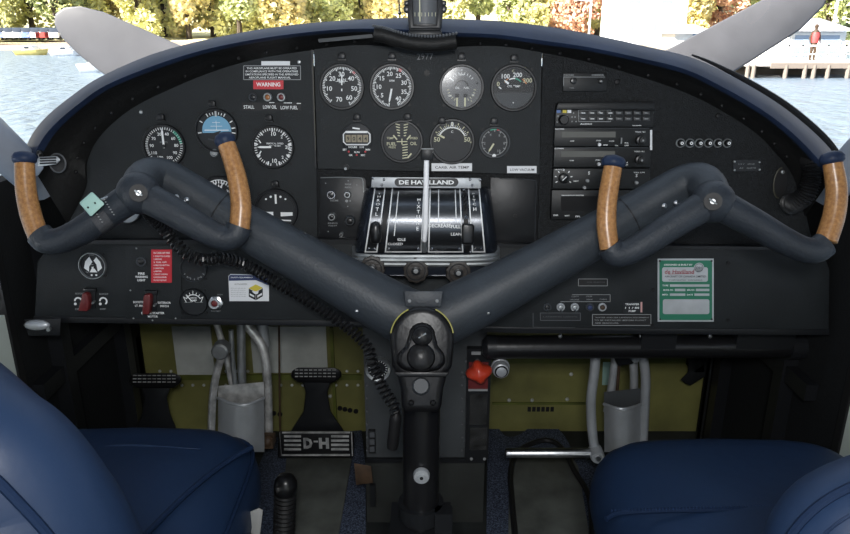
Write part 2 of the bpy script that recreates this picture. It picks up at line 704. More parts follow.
for sgn, side in ((-1, 'left'), (1, 'right')):
    YD = 1.03 if sgn < 0 else .975     # where the door begins, going aft
    x0, x1 = (sgn * 0.66, sgn * 0.69)
    xa, xb = min(x0, x1), max(x0, x1)
    b = B().box(xa, xb, YD, 1.58, 0.0, 0.70)
    w_ = struct('wall_' + side, b, 'black_matte')
    # frames and stiffeners on the inside of the forward fuselage
    b = B()
    for y in (1.12, 1.36):
        b.box(min(sgn * 0.66, sgn * 0.635), max(sgn * 0.66, sgn * 0.635), y, y + 0.03, 0.0, 0.6, 0.004)
    b.box(min(sgn * 0.66, sgn * 0.64), max(sgn * 0.66, sgn * 0.64), 1.05, 1.55, 0.33, 0.36, 0.004)
    struct('fuselage_frame', b, 'black_satin', w_)
    # door: pale lower panel, window opening above it
    n = 1 if sgn < 0 else 2
    d_ = struct('door_%d' % n, B().box(xa, xb, -0.9, YD, 0.05, 0.5, 0.004), 'door_pale')
    struct('door_frame', B().box(xa, xb, -0.9, -0.82, 0.5, 1.25).box(xa, xb, -0.05, 0.02, 0.5, 1.25).box(xa, xb, -0.9, 0.62, 1.18, 1.25), 'door_pale', d_)
    struct('door_seal', B().box(xa - 0.004 * (sgn > 0), xb + 0.004 * (sgn < 0), YD - 0.012, YD + 0.004, 0.05, 0.7), 'black_rubber', d_)
    b = B()
    xm = sgn * 0.676
    b.box(xm - 0.002, xm + 0.002, -0.82, -0.05, 0.5, 1.18)
    b.hexa([(xm - 0.002, 0.02, 0.5), (xm - 0.002, YD - .01, 0.5), (xm - 0.002, YD - .01, 0.72), (xm - 0.002, 0.62, 1.18), (xm - 0.002, 0.02, 1.18)],
           [(xm + 0.002, 0.02, 0.5), (xm + 0.002, YD - .01, 0.5), (xm + 0.002, YD - .01, 0.72), (xm + 0.002, 0.62, 1.18), (xm + 0.002, 0.02, 1.18)])
    struct('window_%d' % (n + 1), b, 'windshield_glass')
# the posts between windscreen and doors
for k, (a, c) in enumerate((((32, 176, 1.07), (-90, 62, 0.86)), ((836, 182, 1.07), (945, 70, 0.86)))):
    p, q = atd(*a), atd(*c)
    d = (q - p)
    e = p + d * ((1.26 - p.z) / d.z)
    b = B().tube([p - d * 0.12, p, q, e], [0.026, 0.028, 0.031, 0.033], 14)
    struct('trim_%d' % (k + 1), b, 'post_grey')

# unseen ceiling, and the wing put in and stretched forward to block the sun
b = B()
for x0, x1, y0, y1 in ((-0.72, 0.72, -1.7, 0.88),):
    b.box(x0, x1, y0, y1, 1.25, 1.28)
struct('ceiling', b, 'headliner')
b = B().box(-6.8, -0.73, -0.9, 1.3, 1.26, 1.42, 0.05).box(0.73, 6.8, -0.9, 1.3, 1.26, 1.42, 0.05)
struct('shading_wing', b, 'cowl_paint')

# ---------------------------------------------------------------- glareshield hood
HOOD = [((22, 160), (33, 168), (66, 222)), ((30, 138), (41, 147), (84, 186)), ((45, 118), (55, 128), (86, 160)), ((70, 97), (79, 107), (100, 134)), ((100, 77), (108, 87), (130, 108)),
        ((150, 55), (158, 67), (170, 88)), ((200, 41), (205, 52), (215, 70)), ((250, 31), (253, 42), (258, 58)), ((300, 24), (302, 35), (308, 50)), ((350, 20), (351, 31), (356, 45)),
        ((395, 18), (395, 32), (395, 47)), ((425, 18), (425, 34), (425, 51)), ((455, 19), (455, 36), (455, 47)), ((500, 21), (498, 38), (498, 46)), ((545, 26), (541, 44), (541, 52)),
        ((590, 34), (586, 50), (590, 62)), ((640, 45), (635, 60), (640, 76)), ((690, 57), (683, 72), (686, 92)), ((730, 75), (721, 90), (722, 110)), ((770, 98), (759, 112), (756, 132)),
        ((800, 120), (787, 133), (776, 152)), ((826, 144), (811, 157), (794, 176)), ((842, 166), (830, 180), (806, 215))]
flatH = cat([a + b_ + c for a, b_, c in HOOD], 5)
rows = []
for h in flatH:
    o, l, i = h[0:2], h[2:4], h[4:6]
    mid = ((o[0] + l[0]) / 2, (o[1] + l[1]) / 2)
    m2 = (o[0] * 0.2 + l[0] * 0.8, o[1] * 0.2 + l[1] * 0.8)
    far = panw(o[0], o[1], -0.02)
    rows.append([far + Vector((0, 0.48, -0.05)), far + Vector((0, 0.02, -0.002)), panw(o[0], o[1], 0.012), panw(*mid, 0.045), panw(*m2, 0.056), panw(*l, 0.052), panw(l[0] * 0.9 + i[0] * 0.1, l[1] * 0.9 + i[1] * 0.1, 0.044)])
gs = thing('glareshield', 'blue-grey painted hood arching over the whole black instrument panel', 'glareshield', panw(425, 18, 0))
obj('rim', B().grid(rows), 'hood_blue', gs, True, 50)
rows = []
for h in flatH:
    o, l, i = h[0:2], h[2:4], h[4:6]
    lm = lambda t: (l[0] * (1 - t) + i[0] * t, l[1] * (1 - t) + i[1] * t)
    rows.append([panw(*lm(0.08), 0.046), panw(*lm(0.3), 0.03), panw(*lm(0.6), 0.017), panw(*lm(1.0), 0.006), panw(*lm(1.12), -0.01)])
obj('underside', B().grid(rows), 'hood_under', gs, True, 60)
b = B()
for h in flatH[6:-6:3]:
    l, i = h[2:4], h[4:6]
    t = 0.78
    p = panw(l[0] * (1 - t) + i[0] * t, l[1] * (1 - t) + i[1] * t, 0.014)
    b.ball(p, 0.0028, 8, 5)
obj('rivet', b, 'casting_black', gs, True)
# scuffed strip under the lip and the beaded trim in the middle of the hood
b = B().hexa([panw(x, y, 0.034) for x, y in ((318, 39), (372, 34), (373, 37.5), (319, 42.5))], [panw(x, y, 0.04) for x, y in ((318, 39), (372, 34), (373, 37.5), (319, 42.5))])
obj('scuffed_strip', b, 'dial_slate', gs, True)
pts = [panw(x, y, 0.062) for x, y in cat([(374, 29), (385, 31), (396, 34.5), (410, 38), (425, 39.5), (440, 39), (456, 36.5)], 5)]
obj('padded_roll', B().tube([p - Vector((0, 0, 0.006)) for p in pts], 0.0105, 12), 'hood_under', gs, True)
b = B()
bp = cat([tuple(p + PW * 0.009 + PV * 0.0035) for p in pts], 3)
for k in range(0, len(bp), 3):
    b.ball(bp[k], 0.0021, 6, 4)
obj('beading', b, 'dial_grey', gs, True)
# windscreen
bot, top = [], []
for h in flatH[::2]:
    p = panw(h[0], h[1], -0.03) + Vector((0, 0.02, 0.0))
    bot.append(p)
n = len(bot)
rows = []
for k, p in enumerate(bot):
    t = k / (n - 1)
    q = Vector((-0.6 + 1.2 * t, 0.84, 1.25))
    rows.append([p.lerp(q, s) + Vector((0, 0.05 * math.sin(PI * s), 0.03 * math.sin(PI * s))) for s in (0, 0.25, 0.5, 0.75, 1)])
struct('window_1', B().grid(rows), 'windshield_glass')
pts = [panw(h[0] + 2.0, h[1] - 2.0, -0.02) for h in flatH[-26:]]
tag(obj('windshield_seal', B().tube(pts, [0.0015 + 0.0045 * math.sin(PI * min(1, k / 32)) for k in range(26)], 8), 'black_rubber', origin=pts[13]), 'black rubber seal along the right end of the glareshield below the windscreen', 'seal')

# ---------------------------------------------------------------- panels


def panel(label, pts, w, m, th=0.004, bev=0.0):
    c = (sum(p[0] for p in pts) / len(pts), sum(p[1] for p in pts) / len(pts))
    p = Pt('instrument_panel', label, 'panel', c[0], c[1], w, 'instrument panel sheets')
    obj('sheet', B().prism(p.poly(pts), -th, 0, bev), m, p.o)
    return p


hoodI = [h[4:6] for h in flatH]
LP = [q for q in hoodI if q[0] <= 311 or q[1] > 300]
left_pts = [(52, 241)] + [tuple(q) for q in hoodI if q[0] < 311] + [(312.5, 49.5), (316.5, 168), (317.5, 250), (317.5, 262), (52, 262)]
mid_pts = [(314, 49)] + [tuple(q) for q in hoodI if 316 < q[0] < 541] + [(541.5, 51), (539.5, 174.5), (318, 168.5)]
right_pts = [(543, 52)] + [tuple(q) for q in hoodI if q[0] > 545] + [(812, 240), (812, 262), (537, 262)]
pl = panel('left instrument panel sheet, plain black, with the flight gauges', left_pts, 0.0, 'panel_black')
pc = panel('upper centre instrument panel sheet with the round engine gauges', mid_pts, 0.004, 'panel_black', 0.004)
pr = panel('right instrument panel sheet of crinkled black holding the radios', right_pts, 0.0, 'panel_crinkle')
pm = panel('centre recess sheet behind the throttle quadrant and audio knobs', [(309, 66), (549, 66), (549, 262), (311, 262)], -0.0065, 'panel_crinkle', 0.004)
low = [(37, 262), (52, 243), (130, 242), (320, 242), (520, 246), (700, 249), (822, 249), (830, 270), (829, 334), (520, 332), (320, 325), (34, 321)]
plow = panel('long lower instrument panel strip below the other panels', low, 0.018, 'panel_black', 0.016, 0.002)
obj('lower_lip', B().prism(plow.poly([(34, 316), (320, 320), (520, 327), (829, 329), (829, 335), (520, 333), (320, 326), (34, 322)]), -0.03, 0.002, 0.001), 'black_satin', plow.o)
obj('top_ledge', B().prism(plow.poly([(52, 240), (320, 239), (520, 244), (822, 247), (822, 250), (520, 247.5), (320, 243), (52, 244)]), -0.016, 0.003), 'black_satin', plow.o)
# sub-plates riveted on the lower strip
for lab, r in (('left sub-plate carrying the fire warning light', (125, 244, 182, 321)),):
    p = Pt('switch_plate', 'thin black plate under the red fire placard on the lower strip', 'plate', 153, 283, 0.018)
    obj('plate', B().prism(p.rect(126, 245, 181.5, 319), 0, 0.002, 0.0005), 'panel_black', p.o)
    b = B()
    for x, y in ((137, 248), (177, 249), (134, 318), (153, 320), (176, 318), (131, 290)):
        q = p.xy(x, y)
        b.ball((q[0], q[1], 0.002), 0.0016, 6, 4)
    obj('screw', b, 'grey_ink', p.o)
# screws and holes left on the panel sheets
b = B()
for x, y in ((141, 112), (95, 208), (330, 60), (299, 62), (180, 240)):
    q = pl.xy(x, y)
    b.ball((q[0], q[1], 0), 0.003, 8, 4, sz=0.5)
obj('screw', b, 'dull_alloy', pl.o)
b = B()
q = pc.xy(427, 73)
b.ring(0.0022, 0.0045, 0, 0.001, q, 14).disc(0.0022, 0, 0.0003, q, 12)
for x, y in ((318, 60), (318, 110), (318, 160), (325, 132), (325, 127), (530, 62), (536, 125), (536, 160), (530, 140)):
    q = pc.xy(x, y)
    b.disc(0.0017, 0, 0.0012, q, 8)
obj('screw', b, 'casting_black', pc.o)
# the scratched number at the top of the centre sheet
b = B()
q = pc.xy(425, 56.5)
b.text('2977', q[0], q[1], 0.0004, 0.0125, 0.0, 0.02)
obj('scratched_number', b, 'dial_grey', pc.o)
b = B()
q = pr.xy(617, 82)
for x, y in ((617, 82), (718, 116), (808, 240)):
    q = pr.xy(x, y)
    b.disc(0.004, 0, 0.003, q, 12, 0.001)
obj('stud', b, 'casting_black', pr.o)
b = B()
for x, y in ((653, 290), (728, 263), (728, 320), (652, 325), (497, 307)):
    q = plow.xy(x, y)
    b.disc(0.003, 0, 0.0015, q, 10)
obj('stud', b, 'casting_black', plow.o)
# vertical moulding between left and centre sheets
mat('tan_edge', (.05, .047, .03), .5)
p = Pt('edge_moulding', 'thin brown-edged vertical moulding between left and centre panel sheets', 'moulding', 314, 110, 0.0)
obj('strip', B().prism(p.poly([(311.6, 50), (313.4, 50), (317.2, 168), (315.4, 168)]), 0, 0.0065), 'black_satin', p.o)
obj('worn_edge', B().prism(p.poly([(313.2, 62), (313.9, 62), (316.6, 150), (315.9, 150)]), 0.006, 0.0072), 'tan_edge', p.o)

# ---------------------------------------------------------------- magnetic compass on the hood
t = thing('magnetic_compass', 'black-framed compass with grey glass standing at the top centre of the hood', 'compass', atd(425, 32, 1.02))
M, s = panM(425, 14, 0.06)


def cx(x, y):
    q = pan(x, y, 0.06) - pan(425, 14, 0.06)
    return (q.x, q.y)


b = B(M)
out = [cx(*p) for p in ((409, 31), (407, 10), (408, -12), (442, -12), (443.5, 10), (441, 31))]
b.prism(out, -0.03, 0.0, 0.002)
obj('housing', b, 'black_gloss', t, True)
b = B(M)
o1 = [cx(*p) for p in ((409.5, 29), (408, 10), (408.5, -12), (413, -12), (412.5, 10), (414, 26), (436, 26), (437.5, 10), (437, -12), (442, -12), (443, 10), (440.5, 29))]
b.prism(o1, 0.0, 0.006, 0.0008)
obj('bezel', b, 'black_satin', t, True)
b = B(M)
rows = []
for k in range(9):
    a = k / 8
    rows.append([(*cx(413 + 24 * a, y), 0.001 + 0.005 * math.sin(PI * a)) for y in (-12, 5, 18, 24)])
b.grid(rows)
obj('face', b, 'dial_grey', t, True)
b = B(M)
b.bar(*cx(420, 22), *cx(419.5, -8), 0.0014, 0.0062)
for k in range(7):
    x = 415 + k * 3.4
    b.bar(*cx(x, 13), *cx(x, 17), 0.0007, 0.0064)
obj('markings', b, 'cream_ink', t, True)
b = B(M)
for sx in (406.5, 444):
    b.disc(0.0045, -0.01, 0.004, cx(sx, 9), 10, 0.001)
    b.disc(0.0035, -0.01, 0.004, cx(sx, 3), 10, 0.001)
obj('mounting_screw', b, 'black_gloss', t, True)
b = B(M).prism([cx(*p) for p in ((407, 36), (409, 30), (441, 30), (443.5, 36))], -0.04, 0.004, 0.002)
obj('bracket', b, 'black_satin', t, True)
# aerial rod beyond the glass left of the compass
p, q = aty(399, -8, 1.2), aty(399.5, 13, 1.2)
tag(obj('aerial_rod', B().tube([p, q], 0.0013, 8).ball(q, 0.0032, 8, 6), 'black_gloss', origin=q), 'short thin black rod hanging left of the compass outside the windscreen', 'rod')

# ================================================================ control yoke and wheels


def pathd(P, n=6):
    """(px, py, depth, radius in px) -> world points and radii"""
    S = cat(P, n)
    return [atd(x, y, d) for x, y, d, r in S], [r * d / F for x, y, d, r in S]


yk = thing('control_stand', 'black central post with two dark grey arms spread in a wide V', 'control column', Vector((0, 0.86, 0.0)))
for side, P in (('left', [(430, 326, .95, 29), (395, 311, .95, 28.5), (340, 280, .95, 26), (280, 246, .95, 24), (220, 212, .95, 21.5), (185, 190, .945, 20), (163, 178, .94, 19.5), (149, 177, .925, 19), (141, 184, .905, 18), (139, 192, .89, 16)]),
                ('right', [(420, 326, .95, 29), (454, 312, .95, 28.5), (508, 284, .95, 26), (568, 251, .95, 24), (628, 217, .95, 21.5), (663, 196, .945, 20), (685, 184, .94, 19.5), (701, 182, .925, 19), (710, 190, .905, 18), (713, 200, .89, 16)])):
    p, r = pathd(P)
    ar = obj('arm', B().tube(p, r, 20), 'arm_paint', yk, True)
    # sleeve joint near the elbow and two rivets
    i = 24
    d = (p[i + 1] - p[i]).normalized()
    b = B().tube([p[i] - d * 0.001, p[i] + d * 0.001], r[i] * 1.012, 20)
    obj('sleeve_joint', b, 'black_satin', ar, True)
    b = B()
    for x, y in (((177, 197), (187, 200)) if side == 'left' else ((664, 206), (676, 203))):
        b.ball(atd(x, y, 0.922), 0.0042, 10, 6)
    for x, y in (((357, 311),) if side == 'left' else ((488, 313),)):
        b.ball(atd(x, y, 0.921), 0.003, 8, 6)
    obj('rivet', b, 'steel', ar, True)
# bridge plate over the joint of the arms
pp = [(404, 291), (443, 291), (441, 307), (406, 307)]
b = B().hexa([atd(x, y, .94) for x, y in pp], [atd(x, y, .909) for x, y in pp], 0.0012)
br = obj('bridge_plate', b, 'arm_paint', yk, True)
b = B()
for x in (409.5, 437):
    b.ball(atd(x, 301, .908), 0.0025, 8, 5)
obj('screw', b, 'grey_ink', br, True)
# gearbox casting
arc = [(422 + 32 * math.cos(a), 338 - 32 * math.sin(a)) for a in [PI * k / 14 for k in range(15)]]
outl = arc + [(391, 352), (392, 366), (397, 374), (401, 390), (402, 412), (441, 412), (443, 390), (447, 374), (452, 366), (453, 352)]
b = B().hexa([atd(x, y, .905) for x, y in outl], [atd(x, y, .865) for x, y in outl], 0.009, 3)
gb = obj('gearbox', b, 'gear_black', yk, True)
b = B()
tear = [(422 + 14 * math.cos(a), 334 - 13 * math.sin(a)) for a in [PI * k / 8 for k in range(9)]] + [(404, 346), (396, 354), (395, 364), (402, 371), (421, 374), (440, 371), (447, 364), (446, 354), (439, 346)]
b.hexa([atd(x, y, .872) for x, y in tear], [atd(421.5 + (x - 421.5) * .86, 352 + (y - 352) * .88, .853) for x, y in tear], .004, 3)
b.hexa([atd(x, y, .872) for x, y in ((393, 372), (450, 372), (446, 377), (398, 377))], [atd(x, y, .858) for x, y in ((393, 372), (450, 372), (446, 377), (398, 377))], 0.002)
for x, y in ((410, 347), (433, 347), (411, 403), (433, 403), (404, 362), (439, 362)):
    b.ball(atd(x, y, .864), 0.004, 8, 5)
obj('boss', b, 'gear_black', gb, True)
b = B()
for (x, y, r0, dd) in ((421, 357, .017, .853), (422, 336, .0125, .853)):
    b.tube([atd(x, y, dd + .004), atd(x, y, dd - .003), atd(x, y, dd - .008), atd(x, y, dd - .011), atd(x, y, dd - .0125)], [r0 * 1.06, r0, r0 * .9, r0 * .6, r0 * .1], 22)
obj('bearing_cap', b, 'gear_black', gb, True)
b = B().tube([atd(418.5, 338, .8415), atd(426, 333.5, .8415)], 0.0011, 6)
obj('screw_slot', b, 'dull_alloy', gb, True)
b = B()
for a0, a1 in ((PI * 0.64, PI * 0.95), (PI * 0.05, PI * 0.36)):
    pts = [atd(422 + 31.6 * math.cos(a0 + (a1 - a0) * k / 12), 338 - 31.6 * math.sin(a0 + (a1 - a0) * k / 12), .868) for k in range(13)]
    b.tube(pts, 0.0009, 6)
obj('yellow_line', b, 'yellow_line', gb, True)
b = B().tube([atd(421, 386, .866), atd(421, 386, .858)], [0.012, 0.009], 14)
obj('ball_seat', b, 'dial_slate', gb, True)
# post
base = aty(421, 508, .86)
topc = aty(421.5, 400, .87)
b = B().tube([Vector((topc.x, .872, topc.z + .02)), Vector((base.x, .86, base.z)), Vector((base.x, .858, 0.06))], [0.0265, 0.0262, 0.0262], 24)
obj('post', b, 'black_gloss', yk, True)
b = B().tube([Vector((base.x, .86, base.z + .012)), Vector((base.x, .86, base.z - .012))], 0.033, 24).box(base.x - 0.045, base.x + 0.045, .825, .9, base.z - 0.075, base.z - 0.02, 0.006).box(base.x + 0.02, base.x + 0.045, .83, .85, base.z - 0.02, base.z + 0.012, 0.004)
obj('collar', b, 'black_satin', yk, True)
b = B().lathe([(0, 0), (0.085, 0), (0.085, 0.015), (0.055, 0.03), (0.045, 0.075), (0.03, 0.09)], 24, (base.x, .86, 0.0))
obj('floor_boot', b, 'black_rubber', yk, True)
pf = aty(421.5, 476, .8335)
b = B().lathe([(0, -0.0055), (0.0045, -0.0055), (0.0055, -0.004), (0.0105, -0.0035), (0.0115, -0.001), (0.0115, 0.004)], 20, tuple(pf), 'y')
cp = obj('grease_cap', b, 'plate_silver', yk, True, label='silver round cap')
obj('cap_hole', B().lathe([(0, -0.0062), (0.0025, -0.0062), (0.0025, -0.005)], 12, tuple(pf), 'y'), 'deep_black', cp, True)


def wheel(label, pivot, limbs, grips, caps):
    t = thing('control_yoke', label, 'control wheel', atd(*pivot, .87), 'control wheels')
    d0 = .87
    for k, (L, G) in enumerate(zip(limbs, grips)):
        n = len(L)
        P = [(x, y, d0 + (0.0 if i else 0.0), 16 - 3.0 * min(1, i / 4)) for i, (x, y) in enumerate(L)]
        p, r = pathd(P)
        obj('limb', B().tube(p, r, 18), 'wheel_paint', t, True)
        gp = cat([(x, y, d0, rr) for x, y, rr in G], 26)
        pts = [atd(x, y, d) for x, y, d, rr in gp]
        rad = [rr * d / F * (1 + 0.02 * (1 if i % 2 else -1)) for i, (x, y, d, rr) in enumerate(gp)]
        g = obj('grip', B().tube(pts, rad, 18), 'grip_cord', t, True, 80, label='tan cord-wound grip')
        e = pts[-1]
        dr = (pts[-1] - pts[-6]).normalized()
        rr = rad[-1]
        cw = caps[k]
        b = B().tube([e - dr * 0.002, e + dr * 0.001, e + dr * 0.006, e + dr * 0.011, e + dr * 0.0135], [rr * 1.02, rr * cw, rr * cw * 1.03, rr * cw * 0.8, rr * 0.35], 18)
        obj('grip_cap', b, 'hood_blue', t, True, 60)
    c = atd(*pivot, .87)
    hb = obj('hub', B().ball(c, 0.0265, 20, 12), 'wheel_paint', t, True)
    c2 = atd(*pivot, .842)
    v = (C0 - c2).normalized()
    b = B().tube([c2 - v * 0.004, c2 + v * 0.0035], [0.0105, 0.0105], 20)
    bt = obj('bolt', b, 'casting_black', hb, True)
    b = B().tube([c2 + v * 0.003, c2 + v * 0.005], [0.0036, 0.003], 14)
    b.tube([c2 + v * 0.0055 + RT * -0.0045 + UP * 0.003, c2 + v * 0.0055 + RT * 0.0045 + UP * -0.003], 0.0012, 6)
    obj('bolt_screw', b, 'dull_alloy', hb, True)
    return t


wheel('left control wheel with two tan grips, a mint green box strapped to its limb', (138.5, 193),
      [[(139, 193), (120, 205), (100, 219), (78, 233), (60, 240.5), (47, 241), (39, 234)], [(139, 193), (165, 207), (190, 221), (212, 233.5), (226, 238), (236, 234), (239.5, 226)]],
      [[(39.5, 239, 9.8), (31, 215, 10), (26, 190, 9.6), (24.5, 162, 9.2)], [(239.5, 229, 10.2), (241, 205, 10.2), (237.5, 180, 9.6), (232, 160, 9), (226, 143, 8.8)]], [1.25, 1.18])
wheel('right control wheel with two tan grips and no box on it', (713, 201.5),
      [[(713, 201), (692, 213), (668, 228), (645, 243), (628, 252), (616, 254), (609.5, 246)], [(713, 201), (735, 213), (757, 225), (780, 238.5), (800, 248), (815, 250.5), (825, 244)]],
      [[(609.5, 249, 9.6), (606.5, 225, 9.8), (607.5, 200, 9.6), (613, 166, 9.2)], [(826, 241, 10.4), (834, 215, 10.4), (836.5, 190, 10), (832.5, 162, 9.2)]], [1.32, 1.28])

# mint green push-to-talk box strapped to the left wheel
t = thing('transmit_switch_box', 'small mint green switch box strapped to the left control wheel', 'switch box', atd(92, 204, .85))
q = [(79, 203), (92, 191.5), (105, 204), (91, 217)]
b = B().hexa([atd(x, y, .862) for x, y in q], [atd(x, y, .838) for x, y in q], 0.002)
obj('box', b, 'mint', t, True)
b = B()
for x, y in ((88, 207.5), (95, 203)):
    b.ball(atd(x, y, .8375), 0.0013, 6, 4)
obj('screw', b, 'deep_black', t, True)
b = B()
L0, L1 = Vector((92, 209)), Vector((104, 226))
rows = []
for k in range(13):
    a = -PI * 0.62 + PI * 1.24 * k / 12
    off = 15.2 * math.sin(a)
    dd = .87 - 15.2 * .87 / F * math.cos(a)
    nx, ny = 0.60, 0.80
    rows.append([atd(99 + nx * off + ax, 218 + ny * off + ay, dd) for ax, ay in ((-6, 4.2), (6.5, -4.8))])
b.grid(rows)
obj('strap', b, 'strap_dark', t, True)
b = B()
for (x0, y0), (x1, y1) in (((91.5, 206.5), (104, 224.5)), ((104, 199.5), (115.5, 217))):
    for k in range(7):
        f0 = k / 7
        b.ball(atd(x0 + (x1 - x0) * f0, y0 + (y1 - y0) * f0, .8475 if 1 < k < 6 else .85), 0.0009, 5, 4, sx=1.4)
obj('stitching', b, 'grey_ink', t, True)
b = B().tube([atd(101, 200, .85), atd(110, 197, .86), atd(121, 193, .885)], 0.002, 8)
obj('lead', b, 'dull_alloy', t, True)

# coiled cord
t = thing('coiled_cord', 'black coiled cord drooping from the left wheel down to a hanging plug', 'cord', atd(150, 214, .93))
cp = cat([(146, 207, .905), (152, 218, .94), (164, 229, .97), (174, 241, .98), (186, 253, .98), (203, 260, .99), (222, 258, 1.02), (246, 265, 1.05), (272, 280, 1.04), (300, 296, 1.04), (330, 315, 1.04), (352, 331, 1.04), (368, 348, 1.04), (373, 365, 1.04), (382, 386, 1.04), (393, 404, 1.04), (396, 413, 1.04)], 30)
W = [atd(*c) for c in cp]
L = [0]
for a, b_ in zip(W, W[1:]):
    L.append(L[-1] + (b_ - a).length)
coil, N = [], 0
turns = 74
steps = turns * 9
j = 0
for k in range(steps + 1):
    s_ = L[-1] * k / steps
    while j < len(L) - 2 and L[j + 1] < s_:
        j += 1
    f_ = (s_ - L[j]) / max(1e-9, L[j + 1] - L[j])
    c = W[j].lerp(W[j + 1], f_)
    d = (W[j + 1] - W[j]).normalized()
    n1 = FW.cross(d).normalized()
    n2 = d.cross(n1)
    a = 2 * PI * turns * k / steps
    coil.append(c + (n1 * math.cos(a) + n2 * math.sin(a)) * 0.0075)
obj('coil', B().tube(coil, 0.0019, 6), 'black_gloss', t, True)
p, q = atd(396.5, 412, 1.04), atd(392, 449, 1.06)
d = (q - p)
b = B().tube([p, p + d * 0.08, p + d * 0.2, p + d * 0.85, p + d * 0.97, q], [0.004, 0.008, 0.0092, 0.0088, 0.0078, 0.004], 14)
obj('plug', b, 'black_rubber', t, True)

# ================================================================ throttle quadrant
QR = [(186.5, .012), (189, .04), (195, .066), (204, .083), (216, .093), (230, .096), (243, .09), (254, .075)]


def qrow(t):
    t = max(0, min(1, t)) * (len(QR) - 1)
    i = min(int(t), len(QR) - 2)
    f_ = t - i
    return (QR[i][0] * (1 - f_) + QR[i + 1][0] * f_, QR[i][1] * (1 - f_) + QR[i + 1][1] * f_)


def QP(f_, t, lift=0.0):
    py, w = qrow(t)
    u = (py - 187) / 65
    xl, xr = 374 - 10 * u, 480 + 6 * u
    return panw(xl + (xr - xl) * f_, py, w + lift)


qd = thing('throttle_quadrant', 'rounded black and chrome throttle quadrant in the middle of the panel', 'throttle quadrant', panw(425, 220, 0))
rows = []
for k in range(15):
    t_ = k / 14
    rows.append([QP(-.085, t_, -.07), QP(-.08, t_, -.035), QP(-.06, t_, -.014), QP(-.03, t_, -.004)] + [QP(f_ / 8, t_) for f_ in range(9)] + [QP(1.035, t_, -.004), QP(1.07, t_, -.014), QP(1.095, t_, -.035), QP(1.1, t_, -.07)])
obj('drum', B().grid(rows), 'quad_side', qd, True, 50)
PL = ((0.005, .11), (.17, .475), (.525, .815), (.885, .995))
for f0, f1 in PL:
    rows = [[QP(f0 + (f1 - f0) * i / 4, 0.05 + 0.93 * k / 16, .002) for i in range(5)] for k in range(17)]
    pt = obj('cover_plate', B().grid(rows), 'quad_black', qd, True, 60)
    b = B()
    e = 0.011
    for g0, g1 in ((f0, f0 + e), (f1 - e, f1)):
        b.grid([[QP(g0, 0.05 + 0.93 * k / 16, .003), QP(g1, 0.05 + 0.93 * k / 16, .003)] for k in range(17)])
    for t0, t1 in ((0.05, 0.075), (0.965, 0.98)):
        b.grid([[QP(f0 + (f1 - f0) * i / 4, t_, .003) for i in range(5)] for t_ in (t0, t1)])
    obj('white_border', b, 'white_ink', pt, True)
    b = B()
    for g in ((f0 + .03), (f1 - .03)):
        b.ball(QP(g, .93, .003), 0.0026, 8, 5)
    obj('screw', b, 'chrome', pt, True)


def qtext(b, s, f_, t_, size, rot=0.0, bold=0.0):
    o = QP(f_, t_, .0036)
    x = (QP(f_ + .05, t_, .0036) - o).normalized()
    y = (QP(f_, t_ - .04, .0036) - o).normalized()
    y = (y - x * y.dot(x)).normalized()
    z = x.cross(y)
    sv = b.M
    b.M = Matrix(((x.x, y.x, z.x, o.x), (x.y, y.y, z.y, o.y), (x.z, y.z, z.z, o.z), (0, 0, 0, 1)))
    b.text(s, 0, 0, 0, size, bold, rot)
    b.M = sv


b = B()
for s_, f_, t_ in (('T', .06, .25), ('H', .06, .31), ('R', .06, .37), ('O', .06, .43), ('T', .06, .49), ('L', .06, .55), ('M', .43, .36), ('I', .43, .41), ('X', .43, .46), ('T', .43, .52), ('U', .43, .58), ('R', .43, .64), ('E', .43, .70), ('P', .935, .25), ('I', .935, .31), ('T', .935, .37), ('C', .935, .43), ('H', .935, .49)):
    qtext(b, s_, f_, t_, .0075, 0, .02)
qtext(b, 'DECREASE', .62, .67, .007, 0, .02)
qtext(b, 'FULL', .76, .68, .0065, 0, .02)
qtext(b, 'LEAN', .76, .76, .0065, 0, .02)
qtext(b, 'IDLE', .3, .82, .006, 0, .02)
qtext(b, 'CLOSED', .25, .87, .006, 0, .02)
for f_, t0, t1 in ((.235, .2, .78), (.61, .15, .62), (.765, .15, .62)):
    b.grid([[QP(f_ - .004, t0 + (t1 - t0) * k / 8, .0034), QP(f_ + .004, t0 + (t1 - t0) * k / 8, .0034)] for k in range(9)])
obj('lettering', b, 'white_ink', qd, True)
for f0, f1 in ((.12, .16), (.485, .515), (.83, .87)):
    rows = [[QP(f0, 0.05 + 0.93 * k / 12, .0012), QP(f1, 0.05 + 0.93 * k / 12, .0012)] for k in range(13)]
    obj('lever_slot', B().grid(rows), 'deep_black', qd, True)
# maker's strip on top
q = [(371, 187.5), (372, 177), (481, 178), (481, 188.5)]
b = B().hexa([panw(x, y, .03) for x, y in q], [panw(x, y, .044) for x, y in q], 0.001)
hp = obj('header_plate', b, 'plate_silver', qd, True)
M, s = panM(426.5, 182.3, .0448)


def hx(x, y):
    v_ = pan(x, y, .0448) - pan(426.5, 182.3, .0448)
    return (v_.x, v_.y)


